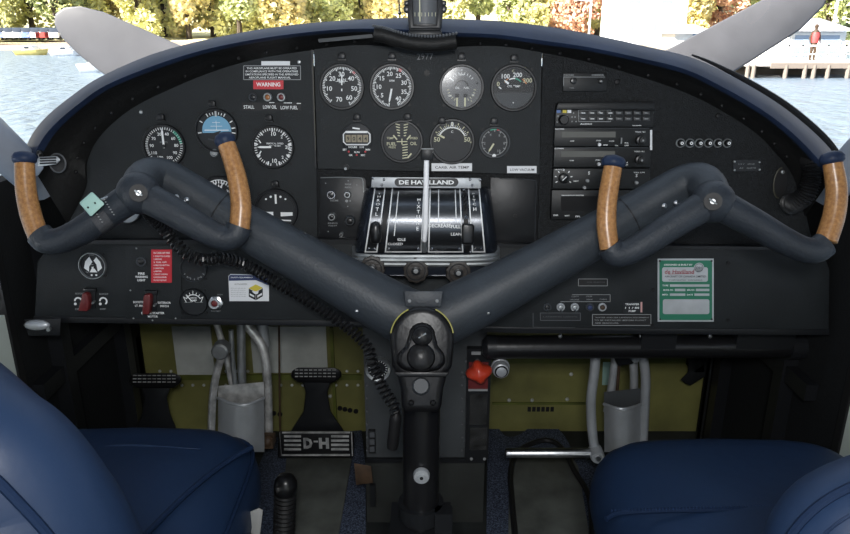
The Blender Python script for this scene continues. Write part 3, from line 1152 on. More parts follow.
b = B(M)
w_, h_ = hx(458.5, 182.3)[0], hx(426.5, 178.2)[1]
pill = [(-w_ + h_ + h_ * math.cos(a), h_ * math.sin(a)) for a in [PI / 2 + PI * k / 8 for k in range(9)]] + [(w_ - h_ + h_ * math.cos(a), h_ * math.sin(a)) for a in [-PI / 2 + PI * k / 8 for k in range(9)]]
b.prism(pill, -0.0004, 0.0004)
obj('name_field', b, 'black_gloss', hp, True)
b = B(M)
b.textw('DE HAVILLAND', 0, 0, 0.0007, w_ * 1.72, h_ * 1.05, .035)
obj('maker_name', b, 'white_ink', hp, True)
b = B()
for x, y in ((373, 178), (382, 185), (472, 185), (480, 180), (470, 179.5), (384, 179.5)):
    b.ball(panw(x, y, .045), 0.0024, 8, 5)
obj('screw', b, 'chrome', hp, True)
# ribbed chrome sill below the drum
b = B()
for py, w, m_ in ((255.5, .082, 0), (259.5, .086, 0), (263.5, .084, 0)):
    pts = [panw(x, y, ww) for x, y, ww in cat([(354, py - 8, .03), (354.5, py - 2, .06), (361, py, w), (392, py + 1, w + .004), (425, py + 1, w + .005), (460, py + 1, w + .004), (490, py, w), (497, py - 2, .06), (497.5, py - 8, .03)], 4)]
    b.tube(pts, 0.0033, 8)
obj('ribbed_sill', b, 'dull_alloy', qd, True)
q = [(364, 262), (486, 262), (486, 270), (480, 276.5), (368, 276.5), (363, 270)]
b = B().hexa([panw(x, y, .05) for x, y in q], [panw(x, y, .077) for x, y in q], 0.002)
lp = obj('friction_plate', b, 'quad_side', qd, True)
b = B().tube([panw(x, y, .079) for x, y in cat([(363, 275.5), (400, 276), (450, 276), (474, 275.5), (483, 271), (484, 264)], 4)], 0.0014, 6)
obj('chrome_edge', b, 'chrome', lp, True)
b = B()
for x in (388, 430, 473):
    b.ball(panw(x, 262.5, .0785), 0.0028, 8, 5)
obj('screw', b, 'chrome', lp, True)
for x, y in ((373, 266), (416, 268.5), (458, 270.5)):
    M, s = panM(x, y, .077)
    b = B(M)
    n = 40
    pr = [((12 + (0.6 if (i // 2) % 2 else -0.2)) * s * math.cos(2 * PI * i / n), (12 + (0.6 if (i // 2) % 2 else -0.2)) * s * math.sin(2 * PI * i / n)) for i in range(n)]
    b.prism(pr, 0, 0.016, 0.001)
    k_ = obj('friction_knob', b, 'knob_brown', qd, True)
    obj('knob_screw', B(M).disc(2.4 * s, 0.016, 0.0185, (0, 0), 12, 0.0005), 'grey_ink', k_, True)
    obj('knob_face', B(M).ring(8.6 * s, 9.6 * s, 0.015, 0.0172, (0, 0), 28).disc(4.6 * s, 0.015, 0.0175, (0, 0), 20, 0.0005), 'black_satin', k_, True)
# levers
b = B().tube([QP(.5, .82, -.01), panw(424.5, 240, .105), panw(425.5, 225, .118), panw(426.5, 160.5, .124)], [0.0034, 0.0038, 0.0042, 0.0036], 12)
lv = obj('throttle_lever', b, 'lever_white', qd, True, label='tall thin white lever')
obj('lever_foot', B().tube([panw(424.3, 251, .095), panw(424.3, 240, .104)], 0.0042, 10), 'dull_alloy', lv, True)
b = B().tube([QP(.14, .72, -.02), panw(375.5, 233, .112)], 0.003, 8)
lv = obj('mixture_lever', b, 'dull_alloy', qd, True)
obj('knob', B().tube([panw(375.6, y, .118) for y in (243.5, 242, 238, 232, 226, 223, 221.5)], [0.003, 0.007, 0.0082, 0.0085, 0.0078, 0.006, 0.002], 14), 'black_gloss', lv, True, 60)
b = B().hexa([QP(.838, t_, .0) for t_ in (.15, .6)] + [QP(.865, t_, .0) for t_ in (.6, .15)], [QP(.838, t_, .006) for t_ in (.15, .6)] + [QP(.865, t_, .006) for t_ in (.6, .15)])
lv = obj('pitch_lever', b, 'chrome', qd, True)
q = [(461.5, 245), (474, 245), (474.5, 224), (461.5, 223)]
b = B().hexa([panw(x, y, .098) for x, y in q], [panw(x, y, .118) for x, y in q], 0.004, 3)
obj('knob', b, 'black_gloss', lv, True)
b = B()
for k in range(6):
    t_ = .2 + k * .06
    b.tube([QP(.84, t_, .0065), QP(.863, t_ - .05, .0065)], 0.0009, 5)
obj('notches', b, 'black_gloss', lv, True)
# ================================================================ round gauges
INK = {'w': ('markings', 'white_ink'), 'c': ('markings', 'cream_ink'), 'k': ('dark_markings', 'deep_black'), 'g': ('green_arc', 'green_ink'), 'r': ('red_mark', 'red_ink'), 'o': ('orange_mark', 'orange_ink'),
       'y': ('grey_markings', 'grey_ink'), 'b': ('sky_disc', 'sky_blue'), 'n': ('dark_field', 'dial_black'), 's': ('slate_field', 'dial_slate')}
Zs = {'b': .0012, 'n': .0014, 's': .0014, 'k': .0016}


def pol(r, a):
    a = math.radians(a)
    return (r * math.sin(a), r * math.cos(a))


def dial(px, py, r, label, name='round_gauge', face='dial_black', items=(), needles=(), glass=False, group='round gauges on the panel', w=.0, rim='black_satin', screws=True, wide=1.13):
    p = Pt(name, label, 'gauge', px, py, w, group)
    R = r * p.s
    b = B().lathe([(R, .0005), (R, .0045), (R * 1.02, .006), (R * (wide - .03), .006), (R * wide, .004), (R * wide, 0.0)], 40)
    obj('bezel', b, rim, p.o)
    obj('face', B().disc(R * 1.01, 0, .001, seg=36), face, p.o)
    L = {}

    def G(c):
        if c not in L:
            L[c] = B()
        return L[c], Zs.get(c, .0020)
    for it in items:
        k = it[0]
        if k == 'ticks':
            _, r0, r1, a0, a1, n, wd, c = it
            b, z = G(c)
            for i in range(n + 1):
                a = a0 + (a1 - a0) * i / n
                b.bar(*pol(R * r0, a), *pol(R * r1, a), wd * R, z)
        elif k == 'num':
            _, s_, rr, a, sz, c = it
            b, z = G(c)
            x, y = pol(R * rr, a)
            b.text(s_, x, y, z, sz * R, .012)
        elif k == 'txt':
            _, s_, x, y, sz, c = it
            b, z = G(c)
            b.text(s_, x * R, y * R, z, sz * R, .008)
        elif k == 'arc':
            _, r0, r1, a0, a1, c = it
            b, z = G(c)
            n = max(3, int(abs(a1 - a0) / 6))
            A = [a0 + (a1 - a0) * i / n for i in range(n + 1)]
            b.grid([[(*pol(R * r0, a), z), (*pol(R * r1, a), z)] for a in A])
        elif k == 'bar':
            _, x0, y0, x1, y1, wd, c = it
            b, z = G(c)
            b.bar(x0 * R, y0 * R, x1 * R, y1 * R, wd * R, z)
        elif k == 'poly':
            _, pts, c = it
            b, z = G(c)
            b.flat([(x * R, y * R) for x, y in pts], z)
        elif k == 'dot':
            _, x, y, rr, c = it
            b, z = G(c)
            b.disc(rr * R, z - .0004, z, (x * R, y * R), 14)
    for c, b in L.items():
        obj(INK[c][0], b, INK[c][1], p.o)
    if needles:
        for a, ln, tail, wd, c in needles:
            b = B()
            x0, y0 = pol(-R * tail, a)
            x1, y1 = pol(R * ln, a)
            xm, ym = pol(R * ln * .8, a)
            nx, ny = pol(wd * R / 2, a + 90)
            b.prism([(x0 - nx, y0 - ny), (xm - nx, ym - ny), (x1, y1), (xm + nx, ym + ny), (x0 + nx, y0 + ny)], .0028, .0034)
            nd = obj('needle', b, INK[c][1], p.o)
        obj('pivot', B().disc(R * .09, .002, .004, seg=14), 'dial_black', p.o)
    if glass:
        obj('glass', B().disc(R * 1.0, .0046, .0052, seg=32), 'dial_glass', p.o)
    if screws:
        b = B()
        for a in (45, 135, 225, 315):
            x, y = pol(R * 1.24, a)
            b.disc(.0022, 0, .0012, (x, y), 10)
        obj('screw', b, 'casting_black', p.o)
    return p


def nums(lst, r, a0, step, sz, c='w'):
    return [('num', s_, r, a0 + step * i, sz, c) for i, s_ in enumerate(lst) if s_]


CW = .004
# manifold pressure
dial(342, 87, 20, 'manifold pressure gauge with numerals 10 to 70, upper left of the centre sheet', w=CW,
     items=[('ticks', .86, .97, -140, 155, 60, .035, 'w'), ('ticks', .8, .97, -140, 155, 12, .05, 'w')] + nums(['10', '20', '30', '40', '50', '60', '70'], .62, -97, 48.5, .32) +
     [('txt', 'MAN', 0, .34, .2, 'w'), ('txt', 'PRESS', 0, .22, .11, 'w'), ('bar', -.3, .27, .3, .27, .02, 'w'), ('arc', .86, .97, 38, 48, 'r')],
     needles=[(2, .7, .2, .06, 'w')])
dial(392, 87, 20, 'tachometer dial with numerals 5 to 40, needle pointing down, right of the manifold gauge', w=CW,
     items=[('ticks', .86, .97, -170, 160, 70, .035, 'w'), ('ticks', .8, .97, -170, 160, 14, .05, 'w')] + nums(['5', '10', '15', '20', '25', '30', '35', '40'], .64, -129, 40, .3) +
     [('txt', 'RPM', 0, .3, .14, 'w'), ('arc', .84, .98, 22, 32, 'r'), ('bar', .3, -.75, .42, -.68, .05, 'w')],
     needles=[(191, .8, .05, .09, 'w')])
dial(461.5, 87.5, 20, 'pale grey engine gauge with two short vertical needles at the bottom', face='dial_grey', w=CW, glass=True,  # face grey also holds the reflection off its glass
     items=[('arc', .3, .37, -80, 80, 'n'), ('txt', 'OIL', -.2, -.02, .15, 'w'), ('txt', 'FUEL', .25, -.02, .13, 'w'), ('txt', 'TEMP', 0, .62, .14, 'w'), ('txt', 'C', 0, .84, .12, 'w'), ('bar', -.6, .46, -.4, .32, .06, 'w'),
            ('dot', -.78, .2, .06, 'n'), ('dot', .78, .2, .06, 'n'), ('poly', [(-.32, -.3), (-.12, -.3), (-.12, -.48), (-.32, -.48)], 'n'), ('poly', [(.1, -.3), (.3, -.3), (.3, -.48), (.1, -.48)], 'n'),
            ('ticks', .62, .74, -50, 50, 8, .03, 'w'), ('ticks', .62, .74, -150, -100, 4, .03, 'c'), ('ticks', .62, .74, 100, 150, 4, .03, 'c'), ('txt', '100', -.58, -.4, .13, 'w'), ('txt', '60', .58, -.36, .13, 'w'), ('txt', '0', .5, -.66, .14, 'c'),
            ('bar', -.22, -.92, -.22, -.5, .08, 'c'), ('bar', .18, -.92, .18, -.5, .08, 'c')])
dial(513.5, 88, 20.5, 'cylinder temperature gauge reading 0 to 300 with a grey lower half', w=CW, glass=True,
     items=[('poly', [(-.93, -.22)] + [pol(.96, a) for a in range(-104, -257, -12)] + [(.93, -.22)], 's'), ('num', '0', .78, -76, .3, 'c'), ('num', '100', .68, -36, .3, 'w'), ('num', '200', .64, 16, .3, 'w'), ('num', '300', .76, 62, .3, 'c'),
            ('arc', .42, .48, -30, 8, 'w'), ('arc', .42, .48, 8, 50, 'g'), ('bar', .42, .42, .62, .2, .05, 'o'), ('arc', .5, .54, -60, -32, 'o'), ('txt', 'C', -.05, .8, .16, 'c'), ('txt', 'CYL TEMP', 0, .08, .14, 'w'), ('bar', -.72, .05, -.6, -.04, .06, 'w'), ('dot', 0, -.7, .03, 'w')],
     needles=[(-44, .46, -.05, .09, 'w')] if False else [(308, .62, -.32, .1, 'w')])
dial(402, 141.5, 18.8, 'fuel and oil gauge with cream scales, beside the four-digit counter', w=CW,
     items=[('txt', 'FUEL', -.55, -.12, .24, 'c'), ('txt', 'PRESS', -.52, -.3, .15, 'c'), ('txt', 'TEMP', -.62, .18, .16, 'c'), ('txt', 'SPEED', .62, .18, .16, 'c'), ('txt', 'OIL', .62, -.1, .24, 'c'),
            ('bar', -.28, 0, .28, 0, .05, 'c'), ('bar', 0, -.15, 0, .15, .05, 'c'), ('bar', -.46, .33, -.26, .1, .07, 'c'), ('bar', .46, .33, .26, .1, .07, 'c'), ('bar', .3, -.86, .5, -.62, .08, 'c')] +
     [('bar', -.34 + .03 * k, .92 - .15 * k, -.1, .86 - .14 * k, .05, 'c') for k in range(5)] + [('bar', .34 - .03 * k, .92 - .15 * k, .1, .86 - .14 * k, .05, 'c') for k in range(5)] + [('bar', .02, -.18 - .14 * k, .3, -.14 - .14 * k, .05, 'c') for k in range(6)])
dial(452, 141.5, 20, 'carburettor air temperature gauge with a white arc from 50 through 0 to 50', w=CW,
     items=[('arc', .66, .72, -66, 66, 'w'), ('ticks', .68, .8, -66, 66, 20, .025, 'w'), ('ticks', .64, .84, -66, 66, 10, .035, 'c'), ('num', '0', .86, 0, .3, 'w'), ('num', '50', .76, -82, .32, 'c'), ('num', '50', .76, 82, .32, 'c'), ('num', '+', .94, 92, .2, 'c'), ('txt', 'C', 0, .48, .16, 'w'), ('ticks', .84, .95, -60, 60, 6, .04, 'c')],
     needles=[(296, .8, -.42, .09, 'c')])
dial(494.3, 142.5, 14, 'small gauge with a green arc and a slanting needle, above the right white strip', w=CW,
     items=[('arc', .88, .96, -20, 8, 'g'), ('arc', .86, .9, -170, -30, 'y'), ('arc', .86, .9, 15, 175, 'y'), ('ticks', .76, .92, -150, 150, 10, .07, 'y'), ('arc', .86, .95, 10, 22, 'r'), ('dot', 0, -.94, .14, 'w'), ('num', '4', .62, -28, .26, 'y'), ('num', '6', .62, 34, .26, 'y'), ('num', '2', .7, -94, .26, 'y'), ('num', '8', .7, 94, .26, 'y'), ('num', '10', .68, 150, .26, 'y')],
     needles=[(212, .78, .02, .12, 'c')], rim='dial_slate')
# flight gauges on the left
dial(164.5, 146, 19.2, 'airspeed dial with a green arc, nearest the left wheel elbow',
     items=[('ticks', .84, .97, -150, 150, 40, .035, 'w'), ('arc', .84, .98, 35, 82, 'g'), ('arc', .84, .95, -120, -60, 'y')] + nums(['130', '110', '90', '70', '20', '40', '60', '80', '90', '100'], .64, -158, 35, .22) + [('txt', 'KNOTS', 0, .2, .12, 'y')],
     needles=[(-2, .92, .1, .1, 'w')])
p = dial(217, 130.5, 19.5, 'artificial horizon with a pale blue sky disc', name='attitude_indicator',
         items=[('poly', [pol(.74, a) for a in range(-88, 89, 8)] + [(.74, -.12), (-.74, -.12)], 'b'), ('bar', -.62, .02, .62, .02, .04, 'w'), ('bar', -.5, -.25, .2, -.05, .08, 'n'), ('bar', -.3, .22, .3, .22, .02, 'w'), ('bar', -.2, .4, .2, .4, .02, 'w'), ('bar', 0, .0, 0, .5, .02, 'w')] +
         [('ticks', .8, .97, -60, 60, 4, .05, 'w'), ('ticks', .8, .92, -30, 30, 6, .035, 'w'), ('ticks', .78, .97, -98, -97, 1, .05, 'w'), ('ticks', .78, .97, 82, 98, 1, .05, 'w'), ('ticks', .7, .98, 0, .5, 1, .08, 'w')], wide=1.1)
obj('aircraft_bar', B().bar(-.45 * 19.5 * p.s, -.42 * 19.5 * p.s, .6 * 19.5 * p.s, -.02, .0022, .003, .001), 'dial_slate', p.o)
x, y = p.xy(214.5, 153)
obj('setting_knob', B().ring(.0035, .0062, 0, .004, (x, y), 18, .001).disc(.0035, 0, .002, (x, y), 14), 'dull_alloy', p.o)
dial(273.3, 147, 19.4, 'vertical speed dial with 10 at top and bottom and a white bar needle',
     items=[('ticks', .84, .97, -170, 170, 44, .04, 'w'), ('ticks', .78, .97, -160, 160, 8, .07, 'w'), ('num', '10', .68, 5, .3, 'w'), ('num', '10', .7, 176, .3, 'w'), ('num', '2', .7, 42, .22, 'w'), ('num', '2', .7, 138, .22, 'w'), ('num', '20', .74, 90, .24, 'w'), ('txt', 'VERTICAL SPEED', .1, .18, .12, 'w'), ('txt', 'FEET PER MIN', .1, .06, .1, 'w'),
            ('bar', -.72, -.36, -.62, -.2, .06, 'w'), ('bar', -.72, .36, -.62, .2, .06, 'w'), ('bar', .76, .11, .94, .11, .03, 'w'), ('bar', .76, -.11, .94, -.11, .03, 'w')],
     needles=[(-90, .82, .05, .1, 'w')], wide=1.1)
dial(220, 197, 19, 'dial with short white ticks half hidden behind the left wheel limb and its inner grip',
     items=[('arc', .88, .93, -60, 60, 'w'), ('ticks', .72, .92, -60, 60, 12, .06, 'w'), ('num', 'N', .5, 0, .28, 'w'), ('bar', -.04, .3, -.2, .75, .06, 'w'), ('bar', .04, .3, .2, .75, .06, 'w'), ('txt', '30', .5, .3, .26, 'w')], needles=[(0, .7, .5, .07, 'w')])
dial(276.5, 210.5, 19.3, 'turn coordinator with two white blocks, just above the left yoke arm', name='turn_coordinator',
     items=[('poly', [(-.84, -.06), (-.16, -.06), (-.16, -.3), (-.5, -.3), (-.84, -.26)], 'w'), ('poly', [(.22, -.08), (.84, -.08), (.84, -.26), (.22, -.3)], 'w'), ('bar', 0, .36, 0, .84, .1, 'w'), ('dot', -.25, .72, .06, 'w'), ('dot', .25, .72, .06, 'w'), ('dot', -.5, .6, .05, 'w'), ('dot', .5, .6, .05, 'w'), ('bar', .25, -.5, .75, -.52, .07, 'w')], wide=1.14)
LW = .018
dial(93.3, 265.3, 12.6, 'small white-faced clock-like gauge at the left end of the lower strip', w=LW, rim='dull_alloy', screws=True, wide=1.08,
     items=[('poly', [(-.72, -.2), (-.55, .35), (-.2, .72), (.0, .3), (-.3, -.1), (-.35, -.5)], 'w'), ('poly', [(.72, -.2), (.35, -.5), (.3, .1), (.1, .4), (.35, .68), (.62, .3)], 'w'), ('poly', [(-.3, -.55), (.3, -.55), (.12, -.25), (-.12, -.25)], 'w'), ('dot', -.17, -.78, .08, 'w'), ('dot', .2, -.78, .08, 'w'), ('bar', -.2, .86, .2, .86, .05, 'y'), ('bar', -.6, -.5, -.4, -.58, .05, 'y'), ('dot', 0, .12, .26, 'n')],
     needles=[(180, .28, .1, .14, 'w')])
dial(194, 268.5, 12.4, 'dark gauge without numerals partly behind the coiled cord', w=LW, wide=1.07, rim='dial_slate', items=[('bar', -.6, -.55, .1, -.05, .3, 'k'), ('ticks', .8, .95, 120, 240, 6, .06, 'y'), ('txt', 'LOW', -.45, -.72, .14, 'y'), ('txt', 'HIGH', .45, -.72, .14, 'y')])
dial(194, 302, 13.2, 'ammeter with a white scale, left of the round push button', w=LW, wide=1.07,
     items=[('bar', -.55, 0, -.75, .45, .05, 'w'), ('bar', .55, 0, .75, .45, .05, 'w'), ('arc', .56, .63, -60, 60, 'w'), ('ticks', .56, .8, -60, 60, 6, .05, 'w'), ('txt', 'AMP', 0, .14, .26, 'w'), ('txt', '0', 0, .84, .2, 'w'), ('bar', -.7, 0, .7, 0, .03, 'y'), ('txt', 'AMPERES', 0, .34, .14, 'w')],
     needles=[(-42, .8, -.1, .07, 'w')])
# silver disc behind the left wheel
p = Pt('round_vent', 'pale round disc half hidden below the left wheel hub', 'vent', 127, 209, .0)
R = 14 * p.s
obj('disc', B().disc(R, 0, .004, seg=30, bev=.001), 'plate_silver', p.o)
obj('bezel', B().ring(R * .96, R * 1.1, 0, .006, seg=30, bev=.001), 'black_satin', p.o)

# four-digit counter
p = Pt('hour_counter', 'round four-digit counter with tan digit windows', 'counter', 357, 138.5, CW)
R = 15.5 * p.s
obj('body', B().disc(R, 0, .003, seg=34, bev=.001), 'dial_black', p.o)
b = B()
w_, h_ = 13.2 * p.s, 6.4 * p.s
q = p.xy(357, 138)
rr = [(w_ - .004, -h_), (w_, -h_ + .004), (w_, h_ - .004), (w_ - .004, h_), (-w_ + .004, h_), (-w_, h_ - .004), (-w_, -h_ + .004), (-w_ + .004, -h_)]
b.tube([(x, y + q[1], .0035) for x, y in rr], .0011, 6, closed=True)
b.quad(-w_ * .8, w_ * .8, h_ * .86, h_ * 1.15, .0045)
obj('window_frame', b, 'white_ink', p.o)
for k in range(4):
    x = (-8.6 + 5.8 * k) * p.s
    dw = obj('digit_wheel', B().box(x - 2.5 * p.s, x + 2.5 * p.s, -3.6 * p.s, 3.6 * p.s, .003, .0036), 'rust_brown' if False else 'cream_dial', p.o) if 'cream_dial' in MATS else None
    if dw is None:
        mat('cream_dial', (.24, .2, .13), .5)
        dw = obj('digit_wheel', B().box(x - 2.5 * p.s, x + 2.5 * p.s, -3.6 * p.s, 3.6 * p.s, .003, .0036), 'cream_dial', p.o)
    obj('digit', B().text('9044'[k], x, 0, .0039, 5.4 * p.s, .02), 'dial_black', dw)
b = B()
for s_, x, y in (('HOURS', 353, 147), ('1/10', 362, 147), ('SET', 345, 149.5), ('MIN', 368, 149.5), ('RUN', 357, 152), ('HR', 351, 155), ('SEC', 363, 155)):
    q = p.xy(x, y)
    b.text(s_, q[0], q[1], .0034, 2.6 * p.s, .02)
q = p.xy(356, 128.5)
b.bar(q[0] - .005, q[1] + .001, q[0] + .006, q[1] - .0005, .0022, .0034)
obj('lettering', b, 'white_ink', p.o)
b = B()
for x, y in ((349, 151.5), (357, 154.8), (365.5, 151.5)):
    q = p.xy(x, y)
    b.disc(1.0 * p.s, .003, .0038, q, 10)
obj('red_dot', b, 'red_ink', p.o)

# small square post lights above the gauges
pr0 = None
for lab, x, y, w in (('above the manifold pressure gauge', 342, 56.5, CW), ('above the tachometer dial', 392, 56.5, CW), ('above the pale grey engine gauge', 461.5, 57, CW), ('above the cylinder temperature gauge', 514, 58.5, CW),
                     ('above the four-digit counter', 357, 117.5, CW), ('above the fuel and oil gauge', 407.5, 117, CW), ('above the carburettor temperature gauge', 442, 121, CW), ('above the small green-arc gauge', 494, 121.5, CW),
                     ('above the airspeed dial', 162, 117.5, 0), ('above the artificial horizon', 213, 104, 0), ('above the vertical speed dial', 269.5, 118, 0), ('above the turn coordinator', 276, 184, 0)):
    M, s = panM(x, y, w)
    lb = 'small square post light ' + lab
    if pr0 is None:
        pr0 = thing('post_light', lb, 'lamp', M, 'post lights above the gauges')
        obj('hood', B().prism([(-.0052, -.004), (.0052, -.004), (.0052, .003), (.0034, .0055), (-.0034, .0055), (-.0052, .003)], 0, .009, .001), 'black_satin', pr0)
        obj('base', B().box(-.0062, .0062, -.006, -.0035, 0, .004, .0005), 'black_satin', pr0)
    else:
        copy_thing(pr0, M, lb)

# ---------------------------------------------------------------- placards and lettering


def placard(name, label, category, r, m, w=0.0, th=.0008, border=None, bw=.8, lines=(), ink='white_ink', inkname='lettering', corner=0.0):
    x0, y0, x1, y1 = r
    p = Pt(name, label, category, (x0 + x1) / 2, (y0 + y1) / 2, w)
    pts = p.rect(x0, y0, x1, y1)
    obj('plate', B().prism(pts, 0, th, 0), m, p.o)
    if border:
        b = B()
        c = p.rect(x0 + bw / 2, y0 + bw / 2, x1 - bw / 2, y1 - bw / 2)
        for a, d in zip(c, c[1:] + c[:1]):
            b.bar(*a, *d, bw * p.s, th + .0003)
        obj('border', b, border, p.o)
    if lines:
        b = B()
        for s_, cx_, cy_, wd, ht in lines:
            q = p.xy(cx_, cy_)
            b.textw(s_, q[0], q[1], th + .0006, wd * p.s, ht * p.s, .01)
        obj(inkname, b, ink, p.o)
    return p


p = placard('placard', 'black placard with four white lines above the red warning strip', 'placard', (243.5, 65.5, 301, 80), 'dial_black', 0, .001, 'grey_ink', .7,
            [('THIS AEROPLANE MUST BE OPERATED', 272, 68.3, 50, 1.9), ('IN COMPLIANCE WITH THE OPERATING', 272, 71.4, 52, 1.9), ('LIMITATIONS SPECIFIED IN THE APPROVED', 272, 74.5, 53, 1.9), ('AEROPLANE FLIGHT MANUAL', 270, 77.6, 42, 1.9)], 'white_ink')
placard('blank_label', 'blank white strip stuck on top of the four-line black placard', 'label', (261.5, 61.2, 290, 65.3), 'label_white', 0, .0012)
p = Pt('warning_strip', 'red strip reading WARNING over three small lamps', 'label', 268.5, 84.5, 0)
b = B().prism(p.rect(253.5, 80.4, 283.5, 89.2), 0, .0012, .0)
obj('plate', b, 'placard_red', p.o)
obj('lettering', B().textw('WARNING', 0, 0, .0016, 24 * p.s, 3.9 * p.s, .02), 'white_ink', p.o)
placard('lamp_caption', 'black caption reading STALL, LOW OIL, LOW FUEL under the lamps', 'label', (242, 102.5, 301, 110.5), 'deep_black', 0, .0008,
        None, 1, [('STALL', 249.2, 107, 10.5, 3.3), ('LOW OIL', 270, 107, 13.5, 3.4), ('LOW FUEL', 289.3, 107.6, 17, 3.4), ('-----', 272, 102.6, 5, .8), ('------', 288, 102.9, 8, .8), ('----', 299, 103.4, 4, .8)])
for lab, x, lens in (('left warning lamp, dark, over the word STALL', 253.4, 'black_gloss'), ('middle warning lamp, amber, over the words LOW OIL', 268, 'amber'), ('right warning lamp, dark red in a bright ring, over LOW FUEL', 281.6, 'guard_red')):
    p = Pt('warning_lamp', lab, 'lamp', x, 97.2, 0, 'warning lamps')
    obj('collar', B().ring(2.5 * p.s, 4.3 * p.s, 0, .005, seg=20, bev=.001), 'dull_alloy' if x > 260 else 'dial_slate', p.o)
    obj('lens', B().disc(2.6 * p.s, 0, .004, seg=16, bev=.002), lens, p.o)
placard('tape_label', 'wider white tape label beside the white lever under the centre gauges', 'label', (431.5, 163.2, 472, 171), 'label_white', CW, .0012, None, 1, [('CARB. AIR TEMP', 452, 167.2, 34, 2.6)], 'dial_slate')
placard('tape_label', 'narrower white tape label at the right end of the centre sheet', 'label', (507, 166, 536.5, 173), 'label_white', CW, .0012, None, 1, [('LOW VACUUM', 522, 169.6, 24, 2.4)], 'dial_slate')
p = Pt('cut_out_plate', 'small dark square tab above the throttle lever tip', 'plate', 427, 154.5, CW)
obj('tab', B().prism(p.rect(421.5, 148.5, 433, 160), 0, .006, .001), 'black_satin', p.o)
obj('edge', B().prism(p.rect(421.5, 148, 433.5, 149.2), .004, .0068), 'grey_ink', p.o)
p = Pt('toggle_switch', 'tiny silver-tipped toggle under the four-digit counter', 'switch', 346.5, 167, CW)
obj('base', B().ring(.002, .0045, 0, .002, seg=14), 'black_satin', p.o)
obj('bat', B().tube([(0, 0, 0), (0, -.001, .01), (0, -.0015, .014)], [.0014, .0018, .0022], 8), 'dull_alloy', p.o)

# red placard with white lines
p = Pt('fire_placard', 'red placard with rows of white print right of the fire warning light', 'placard', 162, 265.5, LW + .002)
obj('plate', B().prism(p.rect(151.5, 249.5, 172, 282.5), 0, .0012), 'placard_red', p.o)
b = B()
for k, (s_, wd) in enumerate((('IN CASE OF FIRE', 16), ('1. THROTTLE CLOSED', 16.5), ('2. MIXTURE', 8), ('3. FUEL OFF', 13), ('4. FIRE PUSH BUTTON', 15.5), ('5. IGNITION', 10), ('6. MASTER', 8), ('7. SELECT LANDING', 14), ('8. EXTINGUISHER', 13), ('DO NOT RESTART', 13))):
    q = p.xy(154 + wd / 2 if k else 162, 253 + k * 3.0 + (.0 if k else -.3))
    b.textw(s_, q[0], q[1], .0016, wd * p.s, (1.5 if k else 1.8) * p.s, .02)
obj('lettering', b, 'white_ink', p.o)
# white decal with the cube drawing
p = Pt('safety_decal', 'white decal with navy band and yellow-topped cube drawing beside the coiled cord', 'decal', 249, 288, LW)
obj('sheet', B().prism(p.poly([(229.5, 301), (269, 301), (269, 279), (264, 275), (230.5, 274), (228.5, 276)]), 0, .0008), 'label_white', p.o)
obj('navy_band', B().flat(p.poly([(229, 280.7), (256, 280), (261, 282), (268.6, 285.3), (268.6, 278.6), (264, 275.2), (230.5, 274.6), (229, 276)]), .0011), 'navy_ink', p.o)
b = B()
q = p.xy(242, 277.4)
b.textw('SAFETY EQUIPMENT', q[0], q[1], .0014, 22 * p.s, 1.4 * p.s, .02)
obj('band_lettering', b, 'white_ink', p.o)
b = B()
q = p.xy(241, 284)
b.textw('AUTHORIZED', q[0], q[1], .0012, 13 * p.s, 1.5 * p.s, .02)
for k in range(5):
    q = p.xy(238.5, 288 + k * 2)
    b.textw('this aircraft carries safety'[:22 + k], q[0], q[1], .0012, 15 * p.s, 1.0 * p.s)
obj('small_print', b, 'grey_ink', p.o)
obj('cube_top', B().flat(p.poly([(249, 288), (256, 284.2), (263, 287.6), (256, 291.6)]), .0014), 'yellow_ink', p.o)
obj('cube_side', B().flat(p.poly([(249, 288.3), (255.9, 292), (255.9, 300), (249, 296.4)]), .0014).flat(p.poly([(256.2, 292), (263, 288), (263, 296), (256.2, 300)]), .0014), 'dial_black', p.o)
b = B()
b.flat(p.poly([(250, 293), (254.5, 295.4), (254.5, 297.2), (250, 294.8)]), .0017)
b.flat(p.poly([(257.5, 295.4), (262.3, 292.5), (262.3, 294.6), (257.5, 297.4)]), .0017)
b.flat(p.poly([(252, 291), (259, 291), (258, 293.6), (256, 294), (254, 293)]), .0017)
obj('cube_marks', b, 'label_white', p.o)

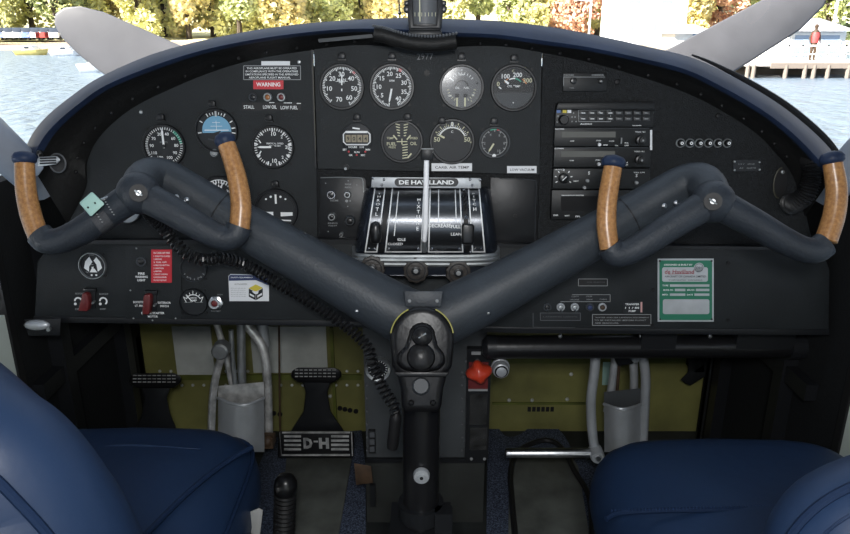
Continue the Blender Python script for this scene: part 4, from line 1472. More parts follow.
# fire warning light, guarded switches, push button, rotary marks
p = Pt('fire_warning_light', 'small round lamp over the words FIRE WARNING LIGHT', 'lamp', 141.5, 261.5, LW + .002)
obj('collar', B().ring(3.2 * p.s, 5.2 * p.s, 0, .003, seg=20, bev=.001), 'dial_slate', p.o)
obj('lens', B().disc(3.3 * p.s, 0, .003, seg=16, bev=.002), 'black_gloss', p.o)
b = B()
for k, (s_, wd) in enumerate((('FIRE', 6.5), ('WARNING', 12.5), ('LIGHT', 8))):
    q = p.xy(141.5, 273.5 + k * 3.3)
    b.textw(s_, q[0], q[1], .0004, wd * p.s, 2.3 * p.s, .03)
obj('caption', b, 'white_ink', p.o)
for lab, x, y, lines, w in (('red guarded switch between two white curved arrows', 89.5, 299.5, (('BOOST', 80, 293.5, 9, 1.8), ('OFF', 78, 309, 6, 1.8), ('BOOST', 104, 294, 9, 1.8), ('OFF', 103, 309, 6, 1.8)), LW),
                            ('red guarded switch above the words ENGINE STARTER', 150.5, 302, (('BOOSTER', 139, 302, 11, 2.2), ('LT. MAG', 140, 305.6, 9.5, 2.2), ('EXTERIOR', 164.5, 302.6, 13, 2.2), ('SWCH', 164.5, 306, 8.5, 2.2), ('ENGINE STARTER', 153, 313, 23, 2.2), ('MOTOR', 153, 316.4, 10, 2.2)), LW + .002)):
    p = Pt('guarded_switch', lab, 'switch', x, y, w)
    u = 1 if x > 100 else 0
    obj('base', B().prism(p.rect(x - 5, y - 10, x + 6.5, y + 9), 0, .003, .001), 'black_satin', p.o)
    a = (x - (4.2 if u else 4), y - 10)
    g = [(x - 4.5, y + 9.5), (x + 2.5, y + 9.5), (x + 4, y - 6), (x + 3, y - 10), (x - 2.5, y - 10), (x - 3.5, y - 6)]
    if not u:
        g = [(x - 7, y + 8.5), (x + 2.5, y + 9), (x + 4, y + 3), (x + 2.8, y - 6), (x + 1.5, y - 9), (x - 2.5, y - 9), (x - 3.5, y - 4)]
    obj('guard', B().prism(p.poly(g), .003, .017, .002), 'guard_red', p.o, label='red flip-up guard')
    obj('hinge', B().prism(p.poly([(x - 5, y - 8), (x + 8, y - 8), (x + 8, y - 12), (x - 5, y - 12)]), 0, .007, .001), 'black_satin', p.o)
    obj('toggle', B().tube([(.009, -.002, .002), (.0095, -.003, .011)], .0018, 8), 'dull_alloy', p.o)
    for s_, cx_, cy_, wd, ht in lines:
        q = p.xy(cx_, cy_)
        obj('caption', B().textw(s_, q[0], q[1], .0006, wd * p.s, ht * p.s, .02), 'white_ink' if u else 'grey_ink', p.o)
    if not u:
        for cx_ in (78.5, 103.5):
            q = p.xy(cx_, 301)
            b = B()
            r = 4.2 * p.s
            A = [math.radians(a) for a in range(-60, 181, 15)]
            b.grid([[(q[0] + r * .62 * math.cos(a), q[1] + r * .62 * math.sin(a), .0006), (q[0] + r * math.cos(a), q[1] + r * math.sin(a), .0006)] for a in A])
            b.disc(.0022, 0, .0008, (q[0] - r * .8, q[1] - r * .7), 10)
            obj('curved_arrow', b, 'white_ink', p.o)
p = Pt('push_button', 'dark red push button in a bright hexagon nut', 'button', 215.5, 302.5, LW)
obj('nut', B().lathe([(7.4 * p.s, 0), (7.4 * p.s, .004), (4.6 * p.s, .006), (4.6 * p.s, 0)], 6, (0.0012, 0, 0)), 'steel', p.o)
obj('collar', B().ring(3.4 * p.s, 5.6 * p.s, 0, .009, seg=22, bev=.001), 'plate_silver', p.o)
obj('cap', B().disc(3.4 * p.s, 0, .007, seg=18, bev=.002), 'guard_red', p.o)
b = B()
q = p.xy(220, 294.5)
b.textw('PUSH', q[0], q[1], .0005, 5 * p.s, 1.4 * p.s)
q = p.xy(216, 311)
b.textw('TO TEST', q[0], q[1], .0005, 10 * p.s, 1.3 * p.s)
obj('caption', b, 'grey_ink', p.o)

# ---------------------------------------------------------------- audio knobs left of the quadrant
p = Pt('audio_controller', 'small black plate with round knobs left of the throttle quadrant', 'panel', 343, 212, -.006)
obj('plate', B().prism(p.poly([(319, 248), (367, 248), (367, 180), (363.5, 176.5), (320.5, 176)]), 0, .004, .001), 'black_satin', p.o)
b = B()
c = p.poly(cat([(321, 177.5), (340, 177), (359, 177.5), (363, 179.5), (363.8, 186), (363.8, 192)], 5))
b.tube([(x, y, .0045) for x, y in c], .0008, 6)
obj('edge_line', b, 'dull_alloy', p.o)
for x, y, r, m in ((332, 194.2, 5.3, 'chrome'), (348, 194, 3.7, 'dull_alloy'), (332.5, 216, 4.3, 'dull_alloy'), (350.5, 220, 5.5, 'dial_slate'), (342, 233.5, 2.2, 'dull_alloy')):
    q = p.xy(x, y)
    k_ = obj('knob', B().lathe([(r * p.s, .004), (r * p.s, .008), (r * .75 * p.s, .012), (r * .6 * p.s, .012), (r * .55 * p.s, .008), (0, .008)], 22, (q[0], q[1], 0)), m, p.o)
    obj('knob_cap', B().disc(r * .5 * p.s, .006, .014, q, 16, .001), 'black_gloss', k_)
b = B()
for s_, x, y, wd in (('VOLUME', 334.5, 200.2, 8.5), ('PHONE', 348.5, 184, 6), ('RADIO', 348.5, 187, 6.5), ('SQUELCH', 333, 222.8, 9.5), ('ADJUST', 333, 225.3, 9), ('MIC', 342.5, 237.2, 5.5)):
    q = p.xy(x, y)
    obj('caption', B().textw(s_, q[0], q[1], .0046, wd * p.s, 1.7 * p.s, .02), 'grey_ink', p.o)
q = p.xy(347, 200.5)
b.disc(1.5 * p.s, .004, .005, q, 10)
q = p.xy(350.5, 200.5)
b.disc(.8 * p.s, .004, .005, q, 8)
for x, y in ((348.5, 180.5), (326, 183), (357, 184.5), (348, 206), (328.5, 231), (342, 244)):
    q = p.xy(x, y)
    b.disc(.6 * p.s, .004, .0048, q, 8)
obj('screw', b, 'grey_ink', p.o)
p = Pt('cover_plate', 'blank black cover plate right of the throttle quadrant', 'plate', 516, 213, -.006)
obj('plate', B().prism(p.poly([(490, 249), (535.5, 249), (536.5, 182), (533, 178.5), (490, 177)]), 0, .003, .001), 'black_satin', p.o)
b = B()
c = p.poly(cat([(499, 178.5), (520, 179), (533, 180), (536, 184), (535, 215), (534.5, 246)], 5))
b.tube([(x, y, .0032) for x, y in c], .0006, 6)
obj('edge_line', b, 'dial_slate', p.o)
q = p.xy(515, 215.5)
obj('latch', B().disc(.0032, .003, .0045, q, 12), 'black_gloss', p.o)

# ---------------------------------------------------------------- radio stack
RX = [(556, 101, 655.5, 110), (555.5, 110, 654, 127), (554.5, 128, 652, 146.5), (554, 147.5, 651, 167.5), (553, 168.5, 650, 189), (551.5, 190, 648, 219.5)]


def unit(name, label, k, w=.012):
    x0, y0, x1, y1 = RX[k]
    p = Pt(name, label, 'radio', (x0 + x1) / 2, (y0 + y1) / 2, w, 'avionics in the radio stack')
    sl = .6
    obj('faceplate', B().prism(p.poly([(x0 - sl, y1), (x1 - sl, y1), (x1 + sl * .6, y0), (x0 + sl * .6, y0)]), -.012, 0, .0012), 'radio_black', p.o)
    return p


def marks(p, lst, m='white_ink', nm='lettering', z=.0005):
    b = B()
    for s_, x, y, wd, ht in lst:
        q = p.xy(x, y)
        b.textw(s_, q[0], q[1], z, wd * p.s, ht * p.s, .02)
    return obj(nm, b, m, p.o)


p = Pt('stack_cover', 'plain black hood plate over the top of the radio stack', 'cover', 606, 105, .016)
obj('cover', B().prism(p.poly([(556, 110), (655.5, 110), (655, 101.5), (558, 102.5)]), -.016, 0, .002), 'radio_black', p.o)
p = unit('audio_selector', 'top radio unit with two rows of small buttons and coloured lamps', 1)
for x, m in ((558.5, 'navy_lamp'), (564.5, 'yellow_ink'), (569.2, 'label_white')):
    if m not in MATS:
        mat(m, (.07, .14, .34), .4)
    obj('lamp', B().prism(p.rect(x - 1.9, 109.3, x + 1.9, 113), 0, .0012), m, p.o)
q = p.xy(563, 119.5)
obj('volume_knob', B().lathe([(.0075, 0), (.0072, .01), (.006, .012), (0, .012)], 20, (q[0], q[1], 0)), 'black_gloss', p.o)
for r in range(2):
    for k in range(8):
        x = 583 + k * 9.0
        y = 113 + r * 5.8
        if k == 2:
            x -= .5
        bt = obj('button', B().prism(p.rect(x - 3.6, y - 1.9, x + 3.4, y + 1.9), 0, .003, .0006), 'radio_button', p.o)
        obj('button_mark', B().prism(p.rect(x - 2, y - .35, x + 1.8, y + .35), .003, .0033), 'white_ink' if (k < 4) else 'grey_ink', bt)
b = B()
for x0, y0, x1, y1 in ((578.6, 110, 610.5, 121.6),):
    c = p.rect(x0, y0, x1, y1)
    for a, d in zip(c, c[1:] + c[:1]):
        b.bar(*a, *d, .6 * p.s, .0006)
q = p.xy(599, 112.3)
b.disc(.0016, 0, .004, q, 8)
for x, y in ((573.5, 113), (572, 117), (575, 117), (572, 121.5), (576, 121.5), (558, 116), (557, 122)):
    q = p.xy(x, y)
    b.disc(.0011, 0, .0006, q, 8)
obj('outline', b, 'grey_ink', p.o)
marks(p, [('AUDIO', 586, 124, 12, 1.4), ('RECEIVER', 637, 125.5, 9, 1.0)])
for k, lab in ((2, 'radio second from top with a long grey display'), (3, 'radio third from top, display partly behind the wheel cap')):
    p = unit('communication_radio', lab, k)
    x0, y0, x1, y1 = RX[k]
    obj('display', B().prism(p.rect(x0 + 7, y0 + 3.6, x0 + 61, y0 + 9.4), -.0005, .0006), 'lcd_grey', p.o)
    q = p.xy(x1 - 12.5, y0 + 12)
    kb = obj('tuning_knob', B().lathe([(.0072, 0), (.0068, .01), (.0045, .0105), (.0045, .017), (0, .0175)], 22, (q[0], q[1], 0)), 'black_gloss', p.o)
    obj('knob_tip', B().disc(.0016, .017, .0183, q, 10), 'grey_ink', kb)
    b = B()
    q = p.xy(x0 + 44.5, y0 + 16.5)
    b.disc(.0026, 0, .004, q, 10)
    obj('push_button', b, 'steel', p.o)
    b = B()
    q = p.xy(x0 + 66.5, y0 + 13)
    b.bar(q[0], q[1] - .004, q[0], q[1] + .005, .0016, .0004, .003)
    obj('toggle', b, 'grey_ink', p.o)
    marks(p, [('COMM', x0 + 5, y0 + 1, 9, 1.2), ('TSO 91', x1 - 12, y0 + 4, 10, 1.3), ('COM', x0 + 17.5, y0 + 13, 4, 1.1), ('STBY', x0 + 44, y0 + 12.6, 5, 1.1), ('USE', x0 + 57, y0 + 13, 5, 1.0), ('XFER', x0 + 51, y0 + 17, 5, 1.1), ('VOL', x0 + 62, y0 + 17.5, 3.5, 1.1), ('OFF', x0 + 72, y0 + 17.5, 4, 1.4), ('PWR', x0 + 72, y0 + 15, 4, 1.2)])
    b = B().prism(p.rect(x0, y0 - .1, x1 - 3, y0 + .5), 0, .0004)
    obj('top_line', b, 'dial_slate', p.o)
p = unit('transponder', 'fourth radio unit with a round selector and two small toggles', 4)
q = p.xy(563.5, 178)
obj('selector_knob', B().lathe([(.008, 0), (.0075, .007), (.006, .008), (0, .008)], 20, (q[0], q[1], 0)), 'black_gloss', p.o)
b = B()
b.bar(q[0] - .003, q[1] - .003, q[0] + .003, q[1] + .003, .0012, .0084)
for a in range(-120, 121, 40):
    x, y = pol(.0125, a)
    b.bar(q[0] + x * .85, q[1] + y * .85, q[0] + x * 1.1, q[1] + y * 1.1, .0014, .0005)
for x, y in ((589, 173), (636.5, 175.5)):
    c = p.xy(x, y)
    b.text('S', c[0], c[1], .0005, .0065, .02)
obj('white_marks', b, 'white_ink', p.o)
b = B()
for x, y in ((587, 180.5), (636, 182.5), (584, 187.5)):
    c = p.xy(x, y)
    b.disc(.0026, 0, .006, c, 12, .001)
obj('toggle', b, 'grey_ink', p.o)
marks(p, [('ATC', 559, 169.6, 8, 1.2), ('TSO C74', 639, 172.5, 11, 1.2), ('IDENT', 576, 181, 5, 1.2)])
p = unit('position_receiver', 'bottom radio unit with a dark screen and a row of white key captions', 5)
obj('display', B().prism(p.rect(561, 196, 601, 211), -.0005, .0006), 'black_gloss', p.o)
marks(p, [('NAVIGATION SYSTEM', 572.5, 195.3, 22, 1.2), ('DIR', 556, 215.2, 5, 1.6), ('WPT', 567, 215.8, 5, 1.6), ('FPL', 578, 216.4, 5, 1.6), ('SET', 590, 217, 5, 1.6), ('MSG', 623, 198, 4, 1.3), ('CRSR', 631, 198.5, 5, 1.3)])
p = Pt('edge_strip', 'narrow white vertical strip at the right edge of the radios', 'strip', 650.5, 140, .0125)
obj('strip', B().prism(p.rect(650, 130, 652, 150), -.002, .001), 'label_white', p.o)

# marker / dimmer plate above the radios
p = Pt('dimmer_unit', 'small black unit with two white captions above the radio stack', 'control unit', 583.5, 82.5, 0)
obj('plate', B().prism(p.rect(562.5, 73, 606, 91.5), 0, .005, .001), 'radio_black', p.o)
b = B()
for x, y, r in ((572.5, 81, 3.2), (599.5, 81.5, 2.2)):
    q = p.xy(x, y)
    b.disc(r * p.s, .005, .011, q, 14, .001)
obj('knob', b, 'black_gloss', p.o)
b = B()
for s_, x, y, wd, ht in (('PHONES', 568, 75.2, 10, 1.5), ('DIMMER', 597, 75.2, 12, 1.5), ('VOL', 571, 88, 5, 1.2)):
    q = p.xy(x, y)
    obj('caption', B().textw(s_, q[0], q[1], .0056, wd * p.s, ht * p.s, .02), 'grey_ink', p.o)
for x0, y0, x1, y1 in ((562.8, 77, 562.8, 86), (562.8, 77.2, 604, 77.2), (571, 80, 574, 84)):
    b.bar(*p.xy(x0, y0), *p.xy(x1, y1), .5 * p.s, .0056)
q = p.xy(599.5, 81.5)
b.disc(.0014, .011, .0116, q, 8)
obj('knob', b, 'grey_ink', p.o)

# breakers
p0 = None
ordn = ('first', 'second', 'third', 'fourth', 'fifth', 'sixth')
for k in range(6):
    x = 680.3 + 9.35 * k
    M, s = panM(x, 143, 0)
    lb = '%s black breaker button with white ring, counted from the left of six' % ordn[k]
    if p0 is None:
        p0 = thing('circuit_breaker', lb, 'breaker', M, 'circuit breakers on the right sheet')
        obj('collar', B().ring(3.4 * s, 4.6 * s, 0, .0025, seg=22, bev=.0008), 'dull_alloy', p0)
        obj('button', B().disc(2.9 * s, 0, .008, seg=18, bev=.001), 'casting_black', p0)
        obj('rating', B().ring(.7 * s, 1.6 * s, .008, .0084, seg=14), 'white_ink', p0)
    else:
        copy_thing(p0, M, lb)
p = Pt('data_tag', 'small black tag with four bright screws right of the breakers', 'tag', 746, 165.5, 0)
obj('plate', B().prism(p.rect(733, 160, 760, 171), 0, .001), 'dial_black', p.o)
b = B()
for x, y in ((734, 170), (734, 161.5), (759, 162), (759, 169.5)):
    q = p.xy(x, y)
    b.ball((q[0], q[1], .001), .0022, 8, 5)
obj('screw', b, 'dull_alloy', p.o)
b = B()
for s_, x, y, wd in (('115 V', 741, 164, 6), ('400 HZ', 750.5, 164, 7), ('AC', 741, 168, 4), ('INVERTER', 751, 168, 9)):
    q = p.xy(x, y)
    b.textw(s_, q[0], q[1], .0014, wd * p.s, 1.4 * p.s)
obj('lettering', b, 'grey_ink', p.o)

# green maker's plate
p = Pt('maker_plate', 'green and silver data plate riveted on the right of the lower strip', 'plate', 685, 290, LW)
obj('backing', B().prism(p.rect(657.5, 258.5, 713.5, 321.5), 0, .001), 'plate_silver', p.o)
obj('green_field', B().prism(p.rect(659.2, 260.2, 711.8, 319.8), .0005, .0014), 'plate_green', p.o)
b = B()


def rrect(b, p, x0, y0, x1, y1, r, z):
    pts = []
    for cx_, cy_, a0 in ((x1 - r, y0 + r, 0), (x0 + r, y0 + r, 90), (x0 + r, y1 - r, 180), (x1 - r, y1 - r, 270)):
        for k in range(5):
            a = math.radians(a0 + 22.5 * k)
            pts.append((cx_ + r * math.cos(a), cy_ - r * math.sin(a)))
    b.flat(p.poly(pts), z)


rrect(b, p, 661.8, 267, 707.5, 281.5, 2, .0016)
rrect(b, p, 662.5, 299, 709, 313.8, 2, .0016)
q = p.xy(698.5, 267.5)
b.disc(5 * p.s, .001, .0016, q, 22)
for x0, x1, y in ((669.5, 709, 285.3), (674.5, 685, 289.7), (695.5, 709, 289.7), (669.5, 685, 294.4), (694, 709, 294.4)):
    b.flat(p.rect(x0, y - 1.2, x1, y + 1.2), .0016)
obj('silver_field', b, 'plate_silver', p.o)
b = B()
for s_, x, y, wd in (('DESIGNED & BUILT BY', 678, 264.5, 28, ), ('TYPE', 665, 285.3, 6), ('MODEL NO.', 668, 289.7, 10), ('SER.NO.', 690.5, 289.7, 8), ('MFD.', 665, 294.4, 6), ('DATE', 689.5, 294.4, 6)):
    q = p.xy(x, y)
    b.textw(s_, q[0], q[1], .0018, wd * p.s, 1.7 * p.s, .02)
obj('white_lettering', b, 'white_ink', p.o)
b = B()
for s_, x, y, wd, ht in (('AIRCRAFT OF CANADA LIMITED', 685, 276.2, 41, 2.0), ('TORONTO  CANADA', 685, 279.8, 34, 1.2)):
    q = p.xy(x, y)
    b.textw(s_, q[0], q[1], .0019, wd * p.s, ht * p.s, .01)
q = p.xy(698.5, 267.5)
b.ring(3.8 * p.s, 4.2 * p.s, .0015, .0019, q, 22)
b.textw('DH', q[0], q[1], .0019, 5 * p.s, 2.6 * p.s)
obj('dark_lettering', b, 'dial_slate', p.o)
b = B()
q = p.xy(679, 271.5)
b.textw('de Havilland', q[0], q[1], .0019, 29 * p.s, 4.6 * p.s, .012)
b.bar(*p.xy(668, 273.9), *p.xy(694, 272.6), .5 * p.s, .0019)
obj('script_name', b, 'script_red', p.o)
b = B()
for x, y in ((659.6, 260.8), (711.3, 260.8), (660, 319), (711.4, 319)):
    q = p.xy(x, y)
    b.ball((q[0], q[1], .0012), .0017, 8, 5)
obj('rivet', b, 'black_gloss', p.o)

# toggle row on the right of the lower strip
p = Pt('switch_legend', 'narrow grey-edged legend strip over the row of small switches', 'label', 588, 298, LW)
obj('plate', B().prism(p.rect(565, 294.5, 610, 301.5), 0, .0006), 'dial_black', p.o)
b = B()
c = p.poly([(572, 294.5), (610, 294.5), (610, 301.5), (560, 301.5)])
for a, d in zip(c[:2], c[1:3]):
    b.bar(*a, *d, .5 * p.s, .001)
b.bar(*c[2], *c[3], .5 * p.s, .001)
for s_, x, y, wd in (('LANDING', 574.5, 299.5, 9), ('NAV', 589.5, 299.3, 6), ('CABIN', 603, 299.2, 7), ('LIGHTS', 575, 296.3, 7), ('STROBE', 589, 296.2, 6)):
    q = p.xy(x, y)
    b.textw(s_, q[0], q[1], .001, wd * p.s, 1.4 * p.s)
obj('lettering', b, 'grey_ink', p.o)
for k, (x, lab, m) in enumerate(((547, 'leftmost small switch of the row, half hidden by the yoke arm', 'black_gloss'), (560.5, 'second small switch from the left in a pale ring', 'dull_alloy'), (574.5, 'third small switch from the left in a pale ring', 'dull_alloy'), (589.5, 'fourth small switch, dark violet button', 'navy_ink'), (602, 'rightmost small switch of the row with tan centre', 'rust_brown'))):
    p = Pt('toggle_switch', lab, 'switch', x, 306.8, LW, 'row of small switches')
    obj('ring', B().ring(2.4 * p.s, 4.2 * p.s, 0, .004, seg=20, bev=.001), 'plate_silver' if k in (1, 2, 4) else 'dial_slate', p.o)
    obj('cap', B().disc(2.4 * p.s, 0, .006, seg=16, bev=.001), m, p.o)
    if k in (0, 1, 2):
        obj('bat', B().tube([(0, -.001, .003), (-.001, -.005, .009)], [.0013, .002], 8), 'steel', p.o)
p = Pt('number_plate', 'small black tag with white figures and a pink edge right of the switches', 'tag', 632, 306.5, LW)
obj('plate', B().prism(p.rect(623, 301.5, 643, 312.5), 0, .001), 'dial_black', p.o)
b = B()
for s_, y, wd in (('TRANSFER', 304, 14), ('1 1 / 85', 307.6, 14), ('PUMP', 310.8, 7)):
    q = p.xy(632, y)
    b.textw(s_, q[0], q[1], .0014, wd * p.s, 1.9 * p.s, .02)
obj('lettering', b, 'white_ink', p.o)
mat('pink_edge', (.6, .35, .33), .5)
obj('edge', B().prism(p.rect(640.3, 301.8, 642, 312), .0008, .0015), 'pink_edge', p.o)
p = placard('placard', 'black two-line placard under the pink-edged tag', 'placard', (592, 314, 651, 325.5), 'deep_black', LW, .0008, 'rim_bronze' if 'rim_bronze' in MATS else 'grey_ink', .6,
            [('WATER AND SEA LANDING EQUIPMENT', 622, 317.4, 54, 1.5), ('TO BE INSTALLED BEFORE FLIGHT', 620, 320, 52, 1.5), ('SEE MANUAL', 607, 322.8, 24, 1.5)], 'grey_ink')
p = placard('placard', 'dim grey two-line placard below the left of the small switches', 'placard', (540, 312.5, 580.5, 320.5), 'dial_black', LW, .0008, 'dial_grey', .6, [('LANDING LIGHTS', 560, 316.5, 34, 1.2)], 'dial_grey')
b = B()
q0 = p
for x0, y0, x1, y1 in ((533, 313, 533, 327), (533, 327, 575, 327.3)):
    b.bar(*p.xy(x0, y0), *p.xy(x1, y1), .5 * p.s, .0008)
obj('corner_line', b, 'dial_grey', p.o)
placard('placard', 'small bronze-edged black placard half covered by the right yoke arm', 'placard', (578, 278.5, 607.5, 286), 'deep_black', LW, .0008, 'grey_ink', .6, [('FUEL SELECTOR', 596, 282, 18, 1.2)], 'dial_grey')
# ================================================================ under the panel
t = thing('cross_tube', 'thick black horizontal tube running under the right half of the panel', 'tube', aty(640, 347, 1.12))
p, q = aty(489, 347, 1.12), aty(798, 346, 1.12)
d = (q - p).normalized()
obj('tube', B().tube([p, q], 0.0205, 24), 'black_gloss', t, True)
b = B().tube([p - d * .012, p - d * .004, p + d * .012], [.012, .0215, .0215], 20).tube([q - d * .02, q + d * .02], .024, 20)
obj('end_cap', b, 'black_satin', t, True)
b = B()
for px in (560, 641, 710):
    a = aty(px, 336, 1.11)
    b.ball(a, .004, 8, 5)
obj('bolt', b, 'dull_alloy', t, True)
b = B()
for px, w in ((655, .03), (760, .05)):
    c = aty(px, 340, 1.12)
    b.box(c.x - w, c.x + w, 1.10, 1.16, c.z - .01, c.z + .06, .004)
obj('bracket', b, 'black_satin', t, True)

# pedestal
t = thing('centre_pedestal', 'dark grey sheet pedestal behind the control post under the panel', 'pedestal', Vector((aty(425, 450, 1.15).x, 1.15, 0)))


def pw_(px, py, y=1.15):
    p = aty(px, py, y)
    return (p.x, p.z)


a, c, e = pw_(363, 338), pw_(487, 338), pw_(487, 459)
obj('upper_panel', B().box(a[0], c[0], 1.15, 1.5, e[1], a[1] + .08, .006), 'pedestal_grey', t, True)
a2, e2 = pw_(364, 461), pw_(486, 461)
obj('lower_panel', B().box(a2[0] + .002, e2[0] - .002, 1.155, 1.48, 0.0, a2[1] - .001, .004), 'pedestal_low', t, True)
b = B()
zz = e[1]
b.box(a[0] - .002, c[0] + .002, 1.143, 1.16, zz - .004, zz + .004, .001)
obj('seam_strip', b, 'black_satin', t, True)
b = B()
for py in list(range(372, 456, 13)):
    for px in (367, 462):
        q = pw_(px, py)
        b.ball((q[0], 1.149, q[1]), .0022, 6, 4)
for px in range(372, 486, 12):
    q = pw_(px, 463)
    b.ball((q[0], 1.154, q[1]), .0022, 6, 4)
for px, py in ((466, 361), (465, 441), (466, 449), (487, 452), (463, 376)):
    q = pw_(px, py)
    b.ball((q[0], 1.148, q[1]), .0032, 8, 5)
obj('rivet', b, 'dial_grey', t, True)
# dial on the pedestal behind the cord
q = aty(378, 368, 1.149)
tt = thing('pedestal_gauge', 'round pale-ringed gauge on the pedestal behind the coiled cord', 'gauge', q)
R = 12.5 * (q - C0).dot(FW) / F
obj('bezel', B().lathe([(R * .8, 0), (R * .8, -.006), (R, -.008), (R * 1.06, -.004), (R * 1.06, 0)], 30, tuple(q), 'y'), 'dull_alloy', tt, True)
obj('face', B().lathe([(0, -.003), (R * .82, -.003), (R * .82, 0)], 30, tuple(q), 'y'), 'dial_black', tt, True)
b = B()
for k in range(18):
    a_ = math.radians(-150 + 300 * k / 17)
    u, v_ = math.sin(a_), math.cos(a_)
    b.tube([(q.x + R * .62 * u, q.y - .0035, q.z + R * .62 * v_), (q.x + R * .76 * u, q.y - .0035, q.z + R * .76 * v_)], .0007, 4)
obj('markings', b, 'white_ink', tt, True)
# ladder-like vent slots
tt = thing('slot_plate', 'small plate of three stacked slots on the pedestal, left of the post', 'plate', Vector((pw_(372, 440)[0], 1.149, pw_(372, 440)[1])))
b = B()
a, c = pw_(368.5, 429), pw_(376, 452)
b.box(a[0], c[0], 1.145, 1.15, c[1], a[1], .001)
obj('plate', b, 'black_gloss', tt, True)
for k in range(3):
    q0, q1 = pw_(369.8, 430.5 + 7.2 * k), pw_(374.8, 435.5 + 7.2 * k)
    obj('slot', B().box(q0[0], q1[0], 1.143, 1.146, q1[1], q0[1], .0008), 'dial_grey', tt, True)
# brown latch at lower left of the pedestal
q = pw_(363.5, 472)
tt = thing('brown_latch', 'rusty brown block fixed at the left edge of the lower pedestal', 'latch', Vector((q[0], 1.14, q[1])))
b = B()
pts = [(354, 463), (371, 466), (373, 483), (356, 485)]
b.hexa([aty(x, y, 1.148) for x, y in pts], [aty(x, y, 1.115) for x, y in pts], .001)
obj('block', b, 'rust_brown', tt, True)
a, c = pw_(370, 484), pw_(376, 505)
obj('strap', B().box(a[0], c[0], 1.145, 1.152, c[1], a[1], .001), 'black_satin', tt, True)
# flap lever strip and red knob
tt = thing('selector_quadrant', 'vertical dark strip with worn foil patches right of the control post', 'strip', Vector((pw_(477, 400)[0], 1.14, pw_(477, 455)[1])))
a, c = pw_(467, 346), pw_(487.5, 456)
obj('strip', B().box(a[0], c[0], 1.138, 1.15, c[1], a[1], .002), 'black_satin', tt, True)
b = B()
for y0, y1 in ((391, 421), (424, 446)):
    a, c = pw_(469.5, y0), pw_(486, y1)
    b.box(a[0], c[0], 1.1365, 1.139, c[1], a[1], .0008)
obj('foil_patch', b, 'foil_tape', tt, True)
a, c = pw_(468, 356.5), pw_(488, 358.5)
a3, c3 = pw_(468.5, 359), pw_(487, 386)
obj('red_field', B().box(a3[0], c3[0], 1.1368, 1.139, c3[1], a3[1], .0005), 'guard_red', tt, True)
b = B()
for (x0, y0, x1, y1) in ((471, 348.5, 480, 351.5), (468, 385.5, 487, 387.5), (482, 348, 486, 350)):
    a, c = pw_(x0, y0), pw_(x1, y1)
    b.box(a[0], c[0], 1.136, 1.139, c[1], a[1])
for x, y in ((471, 455), (484, 455)):
    q = pw_(x, y)
    b.ball((q[0], 1.137, q[1]), .0032, 8, 5)
obj('white_marks', b, 'grey_ink', tt, True)
q = aty(479, 372, 1.10)
tt = thing('emergency_knob', 'glossy red star-shaped knob on the strip right of the control post', 'knob', q)
b = B()
s = (q - C0).dot(FW) / F
rows = []
n = 40
for rr, yy in ((0.02, -.020), (.35, -.019), (.62, -.014), (.8, -.006), (.85, .003), (.7, .010), (.3, .014), (0.02, .015)):
    row = []
    for k in range(n):
        a_ = 2 * PI * k / n
        lob = 1 + ((.17 * math.cos(4 * a_ - .9) + .05 * math.cos(2 * a_)) * min(1, max(0, (rr - .3) / .4)))
        row.append((q.x + 13.2 * s * rr * lob * math.cos(a_), q.y + yy, q.z + 13.2 * s * rr * lob * math.sin(a_)))
    rows.append(row)
b.grid(rows, closed=True)
obj('knob', b, 'knob_red', tt, True, 60)
obj('shaft', B().lathe([(.006, .01), (.006, .045)], 12, tuple(q), 'y'), 'dull_alloy', tt, True)
q = aty(500.5, 368, 1.13)
tt = thing('filler_cap', 'small round silver cap just right of the red star knob', 'cap', q)
s = (q - C0).dot(FW) / F
obj('cap', B().lathe([(0, -.016), (5 * s, -.016), (7.6 * s, -.013), (8.6 * s, -.006), (8.6 * s, .0), (9.4 * s, .001), (9.4 * s, .006), (0, .006)], 24, tuple(q), 'y'), 'silver_paint', tt, True)
obj('ring', B().lathe([(5.2 * s, -.0165), (6 * s, -.0172), (6.6 * s, -.015)], 24, tuple(q), 'y'), 'black_satin', tt, True)
obj('neck', B().lathe([(6 * s, .004), (6 * s, .05)], 16, tuple(q + Vector((0, 0, -.003))), 'y'), 'black_satin', tt, True)

# ---------------------------------------------------------------- foot wells
# carpets and footplates on the floor
def floor_poly(pts, z=0.0):
    r = []
    for x, y in pts:
        p = atz(x, y, z)
        r.append((p.x, p.y))
    return r


tag(obj('floor_carpet', B().prism(floor_poly([(232, 534), (270, 440), (362, 432), (366, 470), (366, 545), (232, 560)]), 0.0, .006, .002), 'carpet_blue', origin=atz(300, 500, 0)), 'dark blue speckled carpet in the left foot well', 'carpet')
tag(obj('floor_carpet', B().prism(floor_poly(cat([(486, 545), (487, 470), (489, 425), (497, 428), (506, 438), (520, 436), (540, 421), (552, 424), (566, 440), (575, 455), (600, 470), (606, 545)], 4)), 0.0, .006, .002), 'carpet_blue', origin=atz(540, 500, 0)), 'dark blue speckled carpet with a wavy edge in the right foot well', 'carpet')
tag(obj('foot_plate', B().prism(floor_poly([(279, 545), (287, 457), (353, 457), (338, 545)]), 0.006, .011, .002), 'rubber_mat', origin=atz(315, 500, 0)), 'worn grey-green foot plate below the left D-H pedal', 'plate')
tag(obj('foot_plate', B().prism(floor_poly([(508, 545), (509, 462), (516, 452), (566, 452), (578, 470), (590, 545)]), 0.006, .011, .002), 'rubber_mat', origin=atz(545, 500, 0)), 'worn dark foot plate in the right foot well under the steel bar', 'plate')
pts = [tuple(atz(x, y, .02)) for x, y in cat([(516, 545), (512, 500), (511, 470), (520, 450), (545, 440), (562, 448), (574, 470), (590, 500), (592, 545)], 5)]
